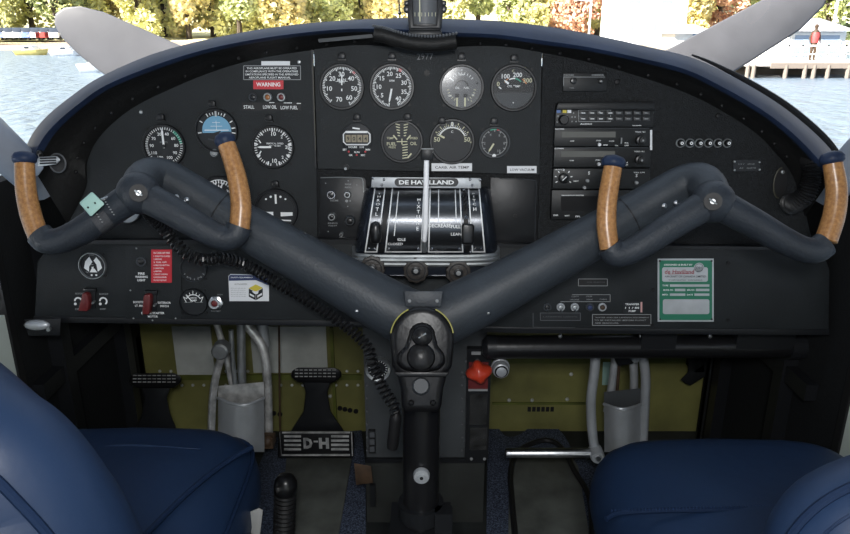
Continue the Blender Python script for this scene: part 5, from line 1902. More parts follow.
tag(obj('mat_edging', B().tube(pts, .006, 8), 'black_rubber', origin=atz(545, 445, 0.02)), 'black rubber edging curving round the right foot plate', 'edging')


def pedal(label, cx_, ytop, wtop, yb, wb, y0=1.36, dh=False):
    p = aty(cx_, yb, y0)
    t = thing('rudder_pedal', label, 'pedal', Vector((p.x, y0, 0)), 'rudder pedals')

    def A(x, y, yy=y0):
        return aty(x, y, yy)
    # ribbed tread on top
    h = wtop / 2
    q = [(cx_ - h, ytop + 8), (cx_ - h + 2, ytop + 2), (cx_ - h + 8, ytop - 1), (cx_ + h - 8, ytop - 1), (cx_ + h - 1, ytop + 2), (cx_ + h, ytop + 8), (cx_ + h - 8, ytop + 14), (cx_ - h + 8, ytop + 14)]
    b = B().hexa([A(x, y, y0 + .01) for x, y in q], [A(x, y, y0 - .03) for x, y in q], .005)
    tr = obj('tread', b, 'black_gloss', t, True)
    b = B()
    for dy in (1.5, 4.8, 8):
        for k in range(9):
            x0 = cx_ - h + 5 + (wtop - 10) * k / 9
            x1 = x0 + (wtop - 10) / 9 * .7
            b.tube([A(x0, ytop + dy, y0 - .031), A(x1, ytop + dy, y0 - .031)], .0012, 5)
    obj('tread_rib', b, 'worn_alloy', tr, True)
    m = (ytop + 14 + yb) / 2
    st = [(cx_ - wtop * .27, ytop + 12), (cx_ - wtop * .2, ytop + 24), (cx_ - wtop * .24, m + 4), (cx_ - wb * .36, yb), (cx_ + wb * .40, yb), (cx_ + wtop * .28, m + 4), (cx_ + wtop * .22, ytop + 24), (cx_ + wtop * .3, ytop + 12)]
    b = B().hexa([A(x, y, y0 + .012) for x, y in st], [A(x, y, y0 - .008) for x, y in st], .004)
    obj('stem', b, 'black_satin', t, True)
    if dh:
        q = [(277.5, 458), (353.5, 458), (354.5, 432), (279, 431)]
        b = B().hexa([A(x, y, y0 + .0) for x, y in q], [A(x, y, y0 - .03) for x, y in q], .004)
        pl_ = obj('heel_plate', b, 'black_gloss', t, True)
        yy = y0 - .0315
        b = B()
        for k in range(4):
            y = 436.5 + 4.3 * k
            for x0, x1 in ((284, 301), (331, 349)):
                a, c = A(x0, y - 1.0, yy), A(x1, y + 1.0, yy)
                b.box(a.x, c.x, yy, yy + .004, c.z, a.z, .0006)
        a, c = A(279.5, 432.5, yy), A(281.5, 456, yy)
        b.box(a.x, c.x, yy, yy + .004, c.z, a.z, .001)
        a, c = A(351, 432.5, yy), A(353, 456, yy)
        b.box(a.x, c.x, yy, yy + .004, c.z, a.z, .001)
        a, c = A(282, 432.2, yy), A(350, 433.4, yy)
        b.box(a.x, c.x, yy, yy + .004, c.z, a.z, .0005)
        a, c = A(282, 454.5, yy), A(350, 456, yy)
        b.box(a.x, c.x, yy, yy + .004, c.z, a.z, .0005)
        obj('raised_bar', b, 'worn_alloy', pl_, True)
        o = A(316, 443, yy)
        sc = (o - C0).dot(FW) / F
        b = B(Matrix(((1, 0, 0, o.x), (0, 0, -1, o.y), (0, 1, 0, o.z), (0, 0, 0, 1))))
        for s_, dx, w_, h_ in (('D', -8, 9, 12.5), ('H', 8, 10, 12.5), ('-', 0, 4.5, 2)):
            b.textw(s_, dx * sc, (0 if s_ != '-' else 2 * sc), .001, w_ * sc, h_ * sc, .06)
        obj('raised_letter', b, 'worn_alloy', pl_, True)
    return t


pedal('black rudder pedal with a ribbed tread, left of the silver tubes', 155, 374, 54, 431, 56, 1.35)
pedal('black rudder pedal on a heel plate with raised letters D-H', 316, 368.5, 52, 432, 72, 1.36, True)

# silver tube-and-trough supports, one in each foot well


def trough(label, pts, m, rim, tubes, y0):
    p = aty(*pts[0], y0)
    t = thing('pedal_hanger', label, 'support', Vector((p.x, y0, 0)), 'silver pedal supports')
    xl, xr, yt, yb, dip = rim
    rows = []
    n = 14
    for k in range(n + 1):
        u = k / n
        x = xl + (xr - xl) * u
        bow = math.sin(PI * u)
        rows.append([aty(x, yt + dip * bow, y0 - .035 * bow), aty(x, yt + dip * bow + 3, y0 - .04 * bow), aty(x + .5, yb, y0 - .036 * bow)])
    b = B().grid(rows)
    top = [r[0] for r in rows]
    bottom = [r[2] for r in rows]
    back = [aty(xl + (xr - xl) * (1 - k / n), yt - 1, y0 + .012) for k in range(n + 1)]
    b.f([b.v(p_) for p_ in bottom])
    tr = obj('trough', b, m, t, True)
    b = B().tube(top, .0034, 8)
    obj('rolled_edge', b, m, tr, True)
    obj('back_plate', B().hexa([aty(x, y, y0 + .012) for x, y in ((xl, yt - 12), (xr, yt - 16), (xr, yb), (xl, yb))], [aty(x, y, y0 + .004) for x, y in ((xl, yt - 12), (xr, yt - 16), (xr, yb), (xl, yb))]), 'worn_alloy' if xl < 400 else 'pedestal_grey', tr, True)  # right plate coloured dark for the shade inside its trough
    for T, r, mm in tubes:
        pts_ = [aty(x, y, yy) for x, y, yy in cat(T, 5)]
        obj('tube', B().tube(pts_, r, 12), mm, t, True)
    return t


t = trough('worn silver trough with upright tubes in the left foot well', [(242, 420)], 'silver_paint', (218, 264, 398, 452, 7), [
    ([(222, 356, 1.20), (218, 368, 1.21), (213, 395, 1.22), (211, 440, 1.23)], .0075, 'worn_alloy'),
    ([(216, 322, 1.27), (227, 360, 1.27), (236, 405, 1.27)], .0065, 'worn_alloy'),
    ([(231, 330, 1.25), (233, 365, 1.25), (238, 405, 1.25)], .005, 'dull_alloy'),
    ([(241, 322, 1.26), (241.5, 360, 1.26), (243, 408, 1.26)], .0085, 'dull_alloy'),
    ([(244, 322, 1.28), (262, 346, 1.28), (267, 375, 1.28), (269, 438, 1.29)], .009, 'worn_alloy'),
    ([(262, 322, 1.30), (264, 346, 1.30)], .012, 'silver_paint'),
    ([(279, 326, 1.4), (279.5, 380, 1.4), (280, 432, 1.4)], .0022, 'rust_brown')], 1.24)
q = aty(221, 350, 1.18)
s = (q - C0).dot(FW) / F
obj('round_end', B().lathe([(0, -.012), (7 * s, -.012), (8.6 * s, -.009), (8.8 * s, .012), (0, .014)], 24, tuple(q), 'y'), 'dull_alloy', t, True)
q = aty(268, 441, 1.26)
obj('foot_clamp', B().ball(q, .014, 10, 6).box(q.x - .016, q.x + .012, q.y - .01, q.y + .02, q.z - .012, q.z + .008, .003), 'rust_brown', t, True)
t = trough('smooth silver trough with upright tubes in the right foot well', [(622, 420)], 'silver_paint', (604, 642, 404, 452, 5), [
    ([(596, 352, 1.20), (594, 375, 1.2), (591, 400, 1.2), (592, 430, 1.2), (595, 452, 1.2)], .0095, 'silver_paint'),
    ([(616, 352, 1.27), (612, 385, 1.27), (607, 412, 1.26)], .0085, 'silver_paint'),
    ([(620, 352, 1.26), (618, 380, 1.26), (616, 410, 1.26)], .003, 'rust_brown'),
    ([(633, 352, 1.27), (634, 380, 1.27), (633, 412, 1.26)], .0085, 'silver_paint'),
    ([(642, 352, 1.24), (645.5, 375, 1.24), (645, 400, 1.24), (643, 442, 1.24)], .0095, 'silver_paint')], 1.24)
b = B().hexa([aty(x, y, 1.255) for x, y in ((611, 352), (640, 352), (633, 364), (618, 366))], [aty(x, y, 1.235) for x, y in ((611, 352), (640, 352), (633, 364), (618, 366))], .003)
obj('pivot_block', b, 'black_satin', t, True)
q = aty(634, 357, 1.225)
obj('pivot_bolt', B().lathe([(0, -.012), (.007, -.012), (.008, .01)], 14, tuple(q), 'y'), 'dull_alloy', t, True)
# steel foot bar of the right side
a, c = aty(505.5, 453, 1.19), aty(596, 453, 1.19)
t = thing('foot_bar', 'horizontal bright steel bar across the right foot well', 'bar', (a + c) / 2)
obj('bar', B().tube([a, a + (c - a) * .02, c], [.0082, .0096, .0096], 16), 'steel', t, True)
obj('pivot', B().lathe([(0, -.018), (.012, -.018), (.014, -.012), (.014, .012)], 16, tuple(c), 'y'), 'silver_paint', t, True)
obj('pivot_bolt', B().lathe([(0, -.021), (.005, -.021), (.006, -.018)], 12, tuple(c), 'y'), 'steel', t, True)
# green-white tag behind the right tubes, and the dark bracket on the firewall
a = aty(606, 372, 1.5)
tag(obj('wall_label', B().hexa([aty(x, y, 1.485) for x, y in ((603, 362), (611, 362), (610, 385), (602, 385))], [aty(x, y, 1.48) for x, y in ((603, 362), (611, 362), (610, 385), (602, 385))]), 'mint', origin=a), 'pale green tag on the firewall behind the right silver tubes', 'tag')
a = aty(690, 372, 1.5)
b = B().hexa([aty(x, y, 1.48) for x, y in ((688, 352), (706, 352), (706, 376), (690, 386), (680, 380), (688, 372))], [aty(x, y, 1.44) for x, y in ((688, 352), (706, 352), (706, 376), (690, 386), (680, 380), (688, 372))], .004)
t = thing('black_bracket', 'small black bracket hanging against the olive firewall on the right', 'bracket', a)
obj('bracket_plate', b, 'black_matte', t, True)
obj('hanger', B().box(a.x - .02, a.x + .02, 1.44, 1.49, a.z + .03, a.z + .12, .003), 'black_matte', t, True)
# dark slanting brace and kick panel at both ends of the firewall
for lab, P in (('black slanting frame panel left of the firewall opening', [(36, 340), (80, 338), (108, 352), (122, 400), (126, 436), (36, 440)]), ('black slanting frame panel right of the firewall opening', [(724, 352), (830, 340), (834, 444), (700, 444), (708, 420)])):
    yy = 1.40
    c = aty(sum(x for x, y in P) / len(P), sum(y for x, y in P) / len(P), yy)
    pts = [aty(x, y, yy) for x, y in P]
    pts = [Vector((max(-.632, min(.632, p_.x)), p_.y, p_.z)) for p_ in pts]
    t = thing('side_frame', lab, 'frame', c)
    obj('panel', B().hexa([p_ + Vector((0, .02, 0)) for p_ in pts], pts, .004), 'black_matte', t, True)
    if P[0][0] < 400:
        b = B().tube([aty(x, y, 1.385) for x, y in cat([(74, 352), (64, 372), (62, 395), (70, 408)], 5)], .006, 8)
        obj('bent_strap', b, 'black_gloss', t, True)
        b = B().tube([aty(x, y, 1.385) for x, y in cat([(82, 360), (86, 385), (84, 410)], 5)], .005, 8)
        obj('hanging_cable', b, 'black_gloss', t, True)
        a = aty(74, 400, 1.38)
        obj('grey_disc', B().lathe([(0, -.004), (.019, -.004), (.02, .01)], 18, tuple(a), 'y'), 'dial_grey', t, True)
        obj('edge_stringer', B().tube([aty(x, y, 1.38) for x, y in ((122, 330), (126, 380), (138, 436))], .009, 8), 'black_gloss', t, True)
    else:
        b = B().hexa([aty(x, y, 1.395) for x, y in ((784, 356), (790, 358), (776, 412), (772, 440), (766, 440), (770, 405))], [aty(x, y, 1.38) for x, y in ((784, 356), (790, 358), (776, 412), (772, 440), (766, 440), (770, 405))], .002)
        obj('hanging_strap', b, 'dial_grey', t, True)
        b = B().tube([aty(x, y, 1.385) for x, y in cat([(780, 390), (792, 396), (799, 415), (795, 438)], 5)], .003, 8)
        obj('hanging_cable', b, 'black_gloss', t, True)
# little map light under the left end of the lower strip
q = panw(48, 326, .03)
t = thing('map_light', 'small bracket with an oval silver lamp under the left end of the panel', 'lamp', q)
b = B().hexa([panw(x, y, .004) for x, y in ((24, 319), (61, 318), (60, 336), (28, 336))], [panw(x, y, .03) for x, y in ((24, 319), (61, 318), (60, 336), (28, 336))], .002)
obj('bracket', b, 'black_satin', t, True)
b = B()
M, s = panM(37, 325, .032)
b = B(M)
b.ball((0, 0, 0), 13 * s, 18, 10, 1, .42, .35)
obj('lamp', b, 'plate_silver', t, True)
b = B(M)
b.disc(.003, .0, .006, (.02, -.006), 10)
obj('screw', b, 'dull_alloy', t, True)

# black handle (boot) in front of the left foot plate
q = atz(284, 530, .05)
t = thing('hand_lever', 'black lever with a ribbed rubber boot before the left foot plate', 'lever', Vector((q.x, 1.10, 0)))
top_ = aty(286, 474, 1.08)
bot_ = aty(283, 560, 1.06)
d = top_ - bot_
pts, rad = [], []
for k in range(33):
    u = k / 32
    pts.append(bot_ + d * (u * .78))
    rad.append(.0185 + (.0022 if k % 2 else -.0012))
obj('ribbed_boot', B().tube(pts, rad, 16), 'black_rubber', t, True, 20)
pts = [bot_ + d * u for u in (.76, .79, .86, .93, .98, 1.0)]
obj('grip', B().tube(pts, [.016, .0205, .0215, .02, .014, .005], 16), 'black_gloss', t, True, 60)

# ---------------------------------------------------------------- black hose and latches at the ends of the panel
t = thing('air_hose', 'black corrugated hose curling down behind the right grip', 'hose', panw(803, 170, .03))
cp = cat([(806, 150, .012), (809, 157, .025), (812, 166, .038), (811, 180, .042), (806, 194, .042), (796, 203, .03), (788, 203, .01)], 12)
pts = [panw(*c) for c in cp]
rad = [(8.6 + (1.0 if i % 2 else -1.0)) * 1.55e-3 for i in range(len(pts))]
obj('corrugation', B().tube(pts, rad, 14), 'black_rubber', t, True, 20)
obj('clamp', B().tube(pts[-9:-6], [r * 1.15 for r in rad[-9:-6]], 14), 'black_gloss', t, True)
p = Pt('hose_hole', 'dark oval hole with a tan rim at the right end of the panel', 'hole', 780, 183, .0)
obj('opening', B().prism([(6.5 * p.s * math.cos(a), 15 * p.s * math.sin(a)) for a in [2 * PI * k / 24 for k in range(24)]], 0, .0012), 'deep_black', p.o)
b = B()
pts = [(6.5 * p.s * math.cos(a), 15 * p.s * math.sin(a), .001) for a in [2 * PI * k / 24 for k in range(6, 19)]]
b.tube(pts, .0011, 6)
obj('rim', b, 'tan_edge', p.o)
obj('bolt', B().disc(.003, 0, .004, p.xy(782, 172), 10, .001), 'dull_alloy', p.o)
t = thing('door_latch', 'silver two-pronged latch on the left hood end above the grip', 'latch', panw(47, 160, .05))
b = B().hexa([panw(x, y, .05) for x, y in ((38, 157), (57, 156), (61, 160), (56, 164.5), (37, 167))], [panw(x, y, .058) for x, y in ((38, 157), (57, 156), (61, 160), (56, 164.5), (37, 167))], .002)
obj('body', b, 'silver_paint', t, True)
b = B()
for y0 in (158.5, 161, 163.5):
    b.tube([panw(40, y0, .0585), panw(56, y0 - .6, .0585)], .0012, 6)
obj('groove', b, 'black_satin', t, True)
b = B().ball(panw(40, 153.5, .056), .0052, 10, 6)
obj('knob', b, 'black_gloss', t, True)
obj('lug', B().hexa([panw(x, y, .045) for x, y in ((30, 160), (40, 158), (44, 168), (38, 176), (30, 178))], [panw(x, y, .054) for x, y in ((30, 160), (40, 158), (44, 168), (38, 176), (30, 178))], .002), 'post_grey', t, True)
p = Pt('hull_slot', 'dark oval slot in the hood end right of the silver latch', 'hole', 58, 163, .04)
obj('opening', B().prism([(7 * p.s * math.cos(a) * 1.1, 9 * p.s * math.sin(a)) for a in [2 * PI * k / 24 for k in range(24)]], 0, .0012), 'deep_black', p.o)
obj('rim', B().tube([(7.3 * 1.1 * p.s * math.cos(a), 9.3 * p.s * math.sin(a), .001) for a in [2 * PI * k / 24 for k in range(24)]], .0013, 6, closed=True), 'dial_grey', p.o)

# ================================================================ seats


def slab(c, ux, uy, uz, outline, th, bev, m, seg=4, crown=0.0):
    """pillow: outline in (ux, uy) around c, thickness th along uz"""
    b = B()
    lo = [c + ux * x + uy * y for x, y in outline]
    hi = [c + ux * x + uy * y + uz * th for x, y in outline]
    b.hexa(lo, hi, bev, seg)
    return b


def rr_out(w, h, r, n=6):
    pts = []
    for cx_, cy_, a0 in ((w - r, h - r, 0), (-w + r, h - r, 90), (-w + r, r, 180), (w - r, r, 270)):
        for k in range(n + 1):
            a = math.radians(a0 + 90 * k / n)
            pts.append((cx_ + r * math.cos(a), cy_ + r * math.sin(a)))
    return pts


def cushion_mesh(x0, x1, y0, y1, z0, z1, r=.05, crown=.012, fr=.0, sd=1):
    """soft box: superellipse plan, crowned top with a few pulled creases"""
    n = 56
    cx_, cy_ = (x0 + x1) / 2, (y0 + y1) / 2
    hx_, hy_ = (x1 - x0) / 2, (y1 - y0) / 2

    def P(f_, z, a):
        c, s_ = math.cos(a), math.sin(a)
        e = .27
        x = math.copysign(abs(c) ** e, c)
        y = math.copysign(abs(s_) ** e, s_)
        return Vector((cx_ + x * (hx_ - f_), cy_ + y * (hy_ - f_) + (fr * (1 - x * x) if y > .5 else 0), z))
    rows = []
    A = [2 * PI * k / n for k in range(n)]
    H = z1 - z0
    for f_, z in ((.02, z0), (.004, z0 + .015), (0, z0 + .03), (0, z1 - .075), (.004, z1 - .052), (.013, z1 - .031), (.028, z1 - .014), (.047, z1 - .004), (.07, z1)):
        rows.append([P(f_, z, a) for a in A])
    for t_ in (.14, .3, .5, .7, .86, .97):
        row = []
        for a in A:
            p = P(.07, z1, a)
            q = Vector((cx_ + (p.x - cx_) * (1 - t_), cy_ + (p.y - cy_) * (1 - t_), z1))
            q.z += crown * (1 - (1 - t_) ** 2)
            row.append(q)
        rows.append(row)
    b = B().grid(rows, closed=True)
    b.f([b.v(p) for p in rows[0]])
    b.f([b.v(p) for p in rows[-1]])
    bmesh.ops.remove_doubles(b.bm, verts=b.bm.verts, dist=.0005)
    return b


def pipe_top(x0, x1, y0, y1, z, ins, fr=0.0):
    n = 56
    cx_, cy_ = (x0 + x1) / 2, (y0 + y1) / 2
    hx_, hy_ = (x1 - x0) / 2, (y1 - y0) / 2
    pts = []
    for k in range(n):
        a = 2 * PI * k / n
        c, s_ = math.cos(a), math.sin(a)
        x = math.copysign(abs(c) ** .27, c)
        y = math.copysign(abs(s_) ** .27, s_)
        pts.append(Vector((cx_ + x * (hx_ - ins), cy_ + y * (hy_ - ins) + (fr * (1 - x * x) if y > .5 else 0), z)))
    return pts


ZS = .365


def seat(side, label):
    if side == 'left':
        x0, x1 = -.60, -.235
        yf = .92
    else:
        x0, x1 = .232, .615
        yf = .90
    y0 = .42
    cx_ = (x0 + x1) / 2
    t = thing('pilot_seat', label, 'seat', Vector((cx_, .65, 0)), 'pilot seats')
    zt = ZS + (.017 if side == 'left' else .011)
    cu = obj('seat_cushion', cushion_mesh(x0, x1, y0, yf, zt - .13, zt, fr=.012), 'seat_blue', t, True, 60)
    if side == 'left':
        # long welt from the front corner back across the top, and one along the inner edge
        pts = [Vector(p) for p in cat([tuple(atz(x, y, zt + .006)) for x, y in ((252, 447), (228, 461), (205, 478), (180, 500), (150, 530), (130, 548))], 6)]
        obj('welt', B().tube(pts, .0035, 8), 'seat_piping', cu, True)
        pts = pipe_top(x0, x1, y0, yf, zt - .04, .007, .012)
        obj('piping', B().tube(pts, .0032, 8, closed=True), 'seat_piping', cu, True)
        b = B()
        for P in (((118, 452), (150, 458), (185, 456)), ((110, 470), (128, 490), (150, 500)), ((95, 448), (130, 446), (200, 449))):
            pts = [atz(x, y, zt + .002) for x, y in cat(P, 5)]
            n = len(pts)
            b.tube(pts, [.0006 + .003 * math.sin(PI * k / (n - 1)) for k in range(n)], 8)
        obj('crease', b, 'seat_blue', cu, True, 90)
    else:
        # roll at the front with a gathered seam behind it
        pts = [atz(x, y, zt + .0075) for x, y in cat([(606, 519), (620, 513), (660, 510.5), (700, 510), (750, 509), (800, 507), (838, 503)], 6)]
        obj('gathered_seam', B().tube(pts, .0032, 8), 'seat_piping', cu, True)
        b = B()
        for k in range(60):
            x = 612 + k * 3.4
            p = atz(x, 513 - (x - 606) * .028, zt + .008)
            q = atz(x, 509.3 - (x - 606) * .028, zt + .012)
            b.tube([p, q], .0009, 4)
        obj('stitching', b, 'stitch_blue', cu, True)
    obj('seat_pan', B().box(x0 + .02, x1 - .02, y0 + .02, yf - .03, zt - .16, zt - .12, .01), 'black_satin', t, True)
    for sx in (x0 + .05, x1 - .05):
        for sy in (y0 + .06, yf - .1):
            obj('leg', B().tube([(sx, sy, 0), (sx, sy, zt - .15)], .012, 10), 'silver_paint', t, True)
    return t, x0, x1, cx_


def backrest(t, prof, zc, label_side):
    """prof: outline seen from behind (px, py) at its depth; a thick, rounded shell"""
    return


for side, lab in (('left', 'left dark blue leather seat with a diagonal welt across its cushion'), ('right', 'right dark blue leather seat with a gathered seam across its cushion')):
    t, x0, x1, cx_ = seat(side, lab)
    if side == 'left':
        # inner and top edge traced in the photo, continued round the unseen outer half
        edge = [(-40, 352), (0, 378), (22, 392), (50, 410), (74, 432), (97, 461), (118, 497), (135, 534), (150, 580), (160, 640)]
        dep = .50
    else:
        edge = [(905, 452), (868, 456), (850, 461), (826, 471), (806, 483), (790, 497), (777, 513), (766, 534), (752, 580), (745, 640)]
        dep = .52
    sm = cat(edge, 4)
    Y0 = atd(*sm[0], dep).y
    pts = []
    for x, y in sm:
        p = aty(x, y, .40)
        pts.append(p)
    # close it at the outer side
    outer = -.63 if side == 'left' else .63
    zt_, zb_ = pts[0].z, pts[-1].z
    first = pts[0]
    if side == 'left':
        o_ = [Vector((-.42, .40, first.z + .03)), Vector((-.56, .40, first.z + .005)), Vector((-.61, .40, first.z - .06)), Vector((-.625, .40, first.z - .2)), Vector((-.62, .40, zb_))]
    else:
        o_ = [Vector((.42, .40, first.z + .02)), Vector((.56, .40, first.z + .0)), Vector((.61, .40, first.z - .06)), Vector((.625, .40, first.z - .2)), Vector((.62, .40, zb_))]
    loop = list(reversed(o_)) + pts
    lean = Vector((0, -.22, 1)).normalized()
    zb = min(zb_, .3)
    fr_ = []
    for p in loop:
        q = p.copy()
        fr_.append(q)
    cen = sum(fr_, Vector()) / len(fr_)
    rows = []
    for ins, yy in ((.09, .045), (.05, .04), (.022, .028), (.006, .012), (0, -.006), (0, -.02), (.005, -.034), (.018, -.05), (.05, -.064), (.10, -.07)):
        row = []
        for p in fr_:
            v_ = (cen - p)
            L_ = v_.length
            row.append(p + v_ * min(.9, ins / max(L_, .01)) + Vector((0, yy, 0)))
        rows.append(row)
    b = B().grid(rows, closed=True)
    b.f([b.v(p) for p in rows[0]])
    b.f([b.v(p) for p in rows[-1]])
    bmesh.ops.remove_doubles(b.bm, verts=b.bm.verts, dist=.0004)
    bk = obj('backrest', b, 'seat_blue', t, True, 70)
    b = B()
    row = rows[7 if side == 'left' else 5]
    k0 = len(o_)
    b.tube([p + Vector((0, -.001, 0)) for p in row[k0 - 2:]], .0032, 8)
    obj('piping', b, 'seat_piping', bk, True)
    b = B()
    row = rows[8 if side == 'left' else 6]
    r2 = row[k0 - 2:]
    for i in range(len(r2) - 1):
        for f_ in (.1, .4, .7):
            p = r2[i].lerp(r2[i + 1], f_)
            q = r2[i].lerp(r2[i + 1], f_ + .18)
            b.tube([p + Vector((0, -.0012, 0)), q + Vector((0, -.0012, 0))], .0012, 5)
    obj('stitching', b, 'stitch_blue', bk, True)
# white tag at the inner edge of the left seat
q = [(251, 534), (249, 512), (259, 508), (263, 510), (260, 536)]
a = aty(255, 520, .80)
tag(obj('seat_belt_tag', B().hexa([aty(x, y, .80) for x, y in q], [aty(x, y, .79) for x, y in q], .001), 'tag_white', origin=a), 'pale strap end beside the inner edge of the left seat', 'strap')
# ================================================================ nose and propeller
hub = atd(430, 186, 2.42)
YP = hub.y
t = thing('propeller', 'grey three-bladed propeller standing still beyond the windscreen', 'propeller', hub)
for P in ([(432, 204), (300, 166), (180, 118), (120, 85), (98, 70), (78, 54), (62, 38), (54.5, 25), (55, 14), (64, 7.5), (80, 6), (104, 12), (150, 32), (200, 54), (300, 108), (432, 168)],
          [(428, 168), (560, 103), (672, 47), (762, 0), (800, -17), (820, -20), (829, -10), (824, 6), (800, 30), (737, 70), (640, 122), (428, 204)]):
    b = B()
    lo = [aty(x, y, YP + .008) for x, y in P]
    hi = [aty(x, y, YP - .012) for x, y in P]
    b.hexa(lo, hi, .006, 2)
    obj('blade', b, 'prop_grey', t, True)
w = .085
obj('blade', B().hexa([(hub.x - w * .6, YP + .008, hub.z), (hub.x - w, YP + .008, hub.z - .6), (hub.x - w, YP + .008, hub.z - 1.1), (hub.x, YP + .008, hub.z - 1.3), (hub.x + w, YP + .008, hub.z - 1.1), (hub.x + w * .6, YP + .008, hub.z)],
                      [(hub.x - w * .6, YP - .012, hub.z), (hub.x - w, YP - .012, hub.z - .6), (hub.x - w, YP - .012, hub.z - 1.1), (hub.x, YP - .012, hub.z - 1.3), (hub.x + w, YP - .012, hub.z - 1.1), (hub.x + w * .6, YP - .012, hub.z)], .006), 'prop_grey', t, True)
obj('hub', B().lathe([(0, .18), (.07, .12), (.1, 0), (.1, -.06), (.08, -.1), (0, -.1)], 24, tuple(hub), 'y'), 'steel', t, True)
rows = []
for y, rx, rz, zc in ((1.60, .62, .36, .48), (1.8, .56, .37, .46), (2.0, .50, .36, .45), (2.15, .46, .34, .44), (2.19, .40, .30, .44), (2.2, .2, .15, .44)):
    rows.append([(rx * math.cos(2 * PI * k / 40), y, zc + rz * math.sin(2 * PI * k / 40)) for k in range(40)])
struct('wall_nose', B().grid(rows, closed=True), 'cowl_paint')

# ================================================================ lake and shore
ZW = C0.z - 2.05
b = B().grid([[(x, y, ZW) for x in (-400, 0, 400)] for y in (-200, 0, 30, 100, 400)])
tag(obj('water', b, 'lake_water'), kind='structure')
YS = 88.0


def shore(px, py, y):
    return aty(px, py, y)


# far bank
b = B()
rows = []
for x in range(-120, 121, 8):
    y0 = YS + 2.5 * math.sin(x * .07) - (6 if x > 20 else 0)
    rows.append([(x, y0, ZW - .3), (x, y0 + 1.5, ZW + .25), (x, y0 + 8, ZW + 1.0)])
tag(obj('beach', B().grid(rows), 'sand'), kind='structure')
rows = []
for x in range(-140, 141, 10):
    rows.append([(x, YS + 6, ZW + .75), (x, YS + 14, ZW + 1.25), (x, YS + 30, ZW + 2.2), (x, YS + 60, ZW + 9), (x, YS + 100, ZW + 14)])
tag(obj('ground_bank', B().grid(rows), 'lawn'), kind='structure')


def leaf_crown(rx, rz, zc, n, seed, sz):
    rnd = random.Random(seed)
    b = B()
    cl = []
    for k in range(11):
        a = rnd.uniform(0, 2 * PI)
        r = rnd.uniform(.15, .72)
        cl.append((Vector((rx * r * math.cos(a), rx * r * math.sin(a), zc + rz * rnd.uniform(-.95, .75))), rnd.uniform(.3, .52)))
    for k in range(n):
        c, rr = rnd.choice(cl)
        d = Vector((rnd.gauss(0, 1), rnd.gauss(0, 1), rnd.gauss(0, 1))).normalized()
        p = c + Vector((d.x * rx * rr, d.y * rx * rr, d.z * rz * rr)) * rnd.uniform(.75, 1.05)
        u = Vector((rnd.gauss(0, 1), rnd.gauss(0, 1), rnd.gauss(0, 1))).normalized()
        v_ = u.orthogonal().normalized()
        s_ = sz * rnd.uniform(.6, 1.3)
        b.f([b.v(p + u * s_), b.v(p + v_ * s_ * .6), b.v(p - u * s_), b.v(p - v_ * s_ * .6)])
    return b


TREES = {}


def tree(px, y, h, kind, label):
    """kinds: colour, shape"""
    g = ZW + 1.2 + max(0, (y - YS - 14) * .12)
    x = (px - 425) / F * y * .952
    M = Matrix.Translation((x, y, g)) @ Matrix.Rotation(px * 1.7, 4, 'Z') @ Matrix.Scale(h / 10, 4)
    if kind not in TREES:
        t = thing('shore_tree', label, 'tree', M, 'trees on the far shore')
        sd = len(TREES)
        w = {'leaf_lime': 3.6, 'leaf_green': 3.4, 'leaf_gold': 3.6, 'leaf_red': 3.8, 'leaf_dark': 3.2}[kind]
        obj('crown', leaf_crown(w, 4.6, 4.9, 2600, sd, .34), kind, t, False, None)
        b = B().tube([(0, 0, -.5), (.1, 0, 1.5), (-.1, .1, 4), (0, 0, 7)], [.36, .28, .2, .08], 8)
        for a in range(5):
            b.tube([(0, 0, 2.2 + a * .6), (1.6 * math.cos(a * 2.3), 1.6 * math.sin(a * 2.3), 4.6 + a * .6)], [.14, .05], 6)
        obj('trunk', b, 'bark', t)
        TREES[kind] = t
        return t
    return copy_thing(TREES[kind], M, label)


NM = {'leaf_lime': 'yellow-green', 'leaf_green': 'mid green', 'leaf_gold': 'golden autumn', 'leaf_red': 'rust red autumn', 'leaf_dark': 'dark green'}
spots = [(-26, 104, 13, 'leaf_green'), (5, 100, 12, 'leaf_lime'), (34, 106, 13, 'leaf_lime'), (60, 101, 12, 'leaf_green'), (88, 104, 13, 'leaf_lime'), (115, 108, 13, 'leaf_gold'), (140, 101, 12, 'leaf_lime'), (166, 106, 12, 'leaf_lime'), (190, 102, 12, 'leaf_gold'),
         (214, 106, 13, 'leaf_lime'), (240, 101, 12, 'leaf_green'), (264, 105, 12, 'leaf_lime'), (288, 101, 12, 'leaf_gold'), (312, 106, 12, 'leaf_lime'), (338, 102, 11, 'leaf_green'), (362, 106, 12, 'leaf_lime'), (386, 102, 12, 'leaf_gold'), (452, 104, 11, 'leaf_lime'), (478, 107, 13, 'leaf_green'),
         (510, 102, 11, 'leaf_green'), (530, 100, 11, 'leaf_lime'), (552, 104, 11, 'leaf_red'), (574, 99, 10, 'leaf_red'), (596, 106, 13, 'leaf_lime'), (618, 112, 14, 'leaf_green'), (672, 104, 11, 'leaf_gold'), (694, 99, 10, 'leaf_gold'), (716, 103, 11, 'leaf_red'), (740, 108, 13, 'leaf_green'), (766, 112, 15, 'leaf_dark'), (800, 106, 14, 'leaf_lime'), (824, 101, 13, 'leaf_green'), (852, 100, 14, 'leaf_dark'),
         (20, 132, 17, 'leaf_green'), (90, 134, 18, 'leaf_lime'), (150, 132, 17, 'leaf_green'), (215, 135, 18, 'leaf_lime'), (280, 132, 17, 'leaf_gold'), (345, 134, 17, 'leaf_lime'), (470, 134, 17, 'leaf_green'), (540, 132, 17, 'leaf_gold'), (690, 134, 17, 'leaf_lime'), (820, 134, 20, 'leaf_green')]
cnt = {}
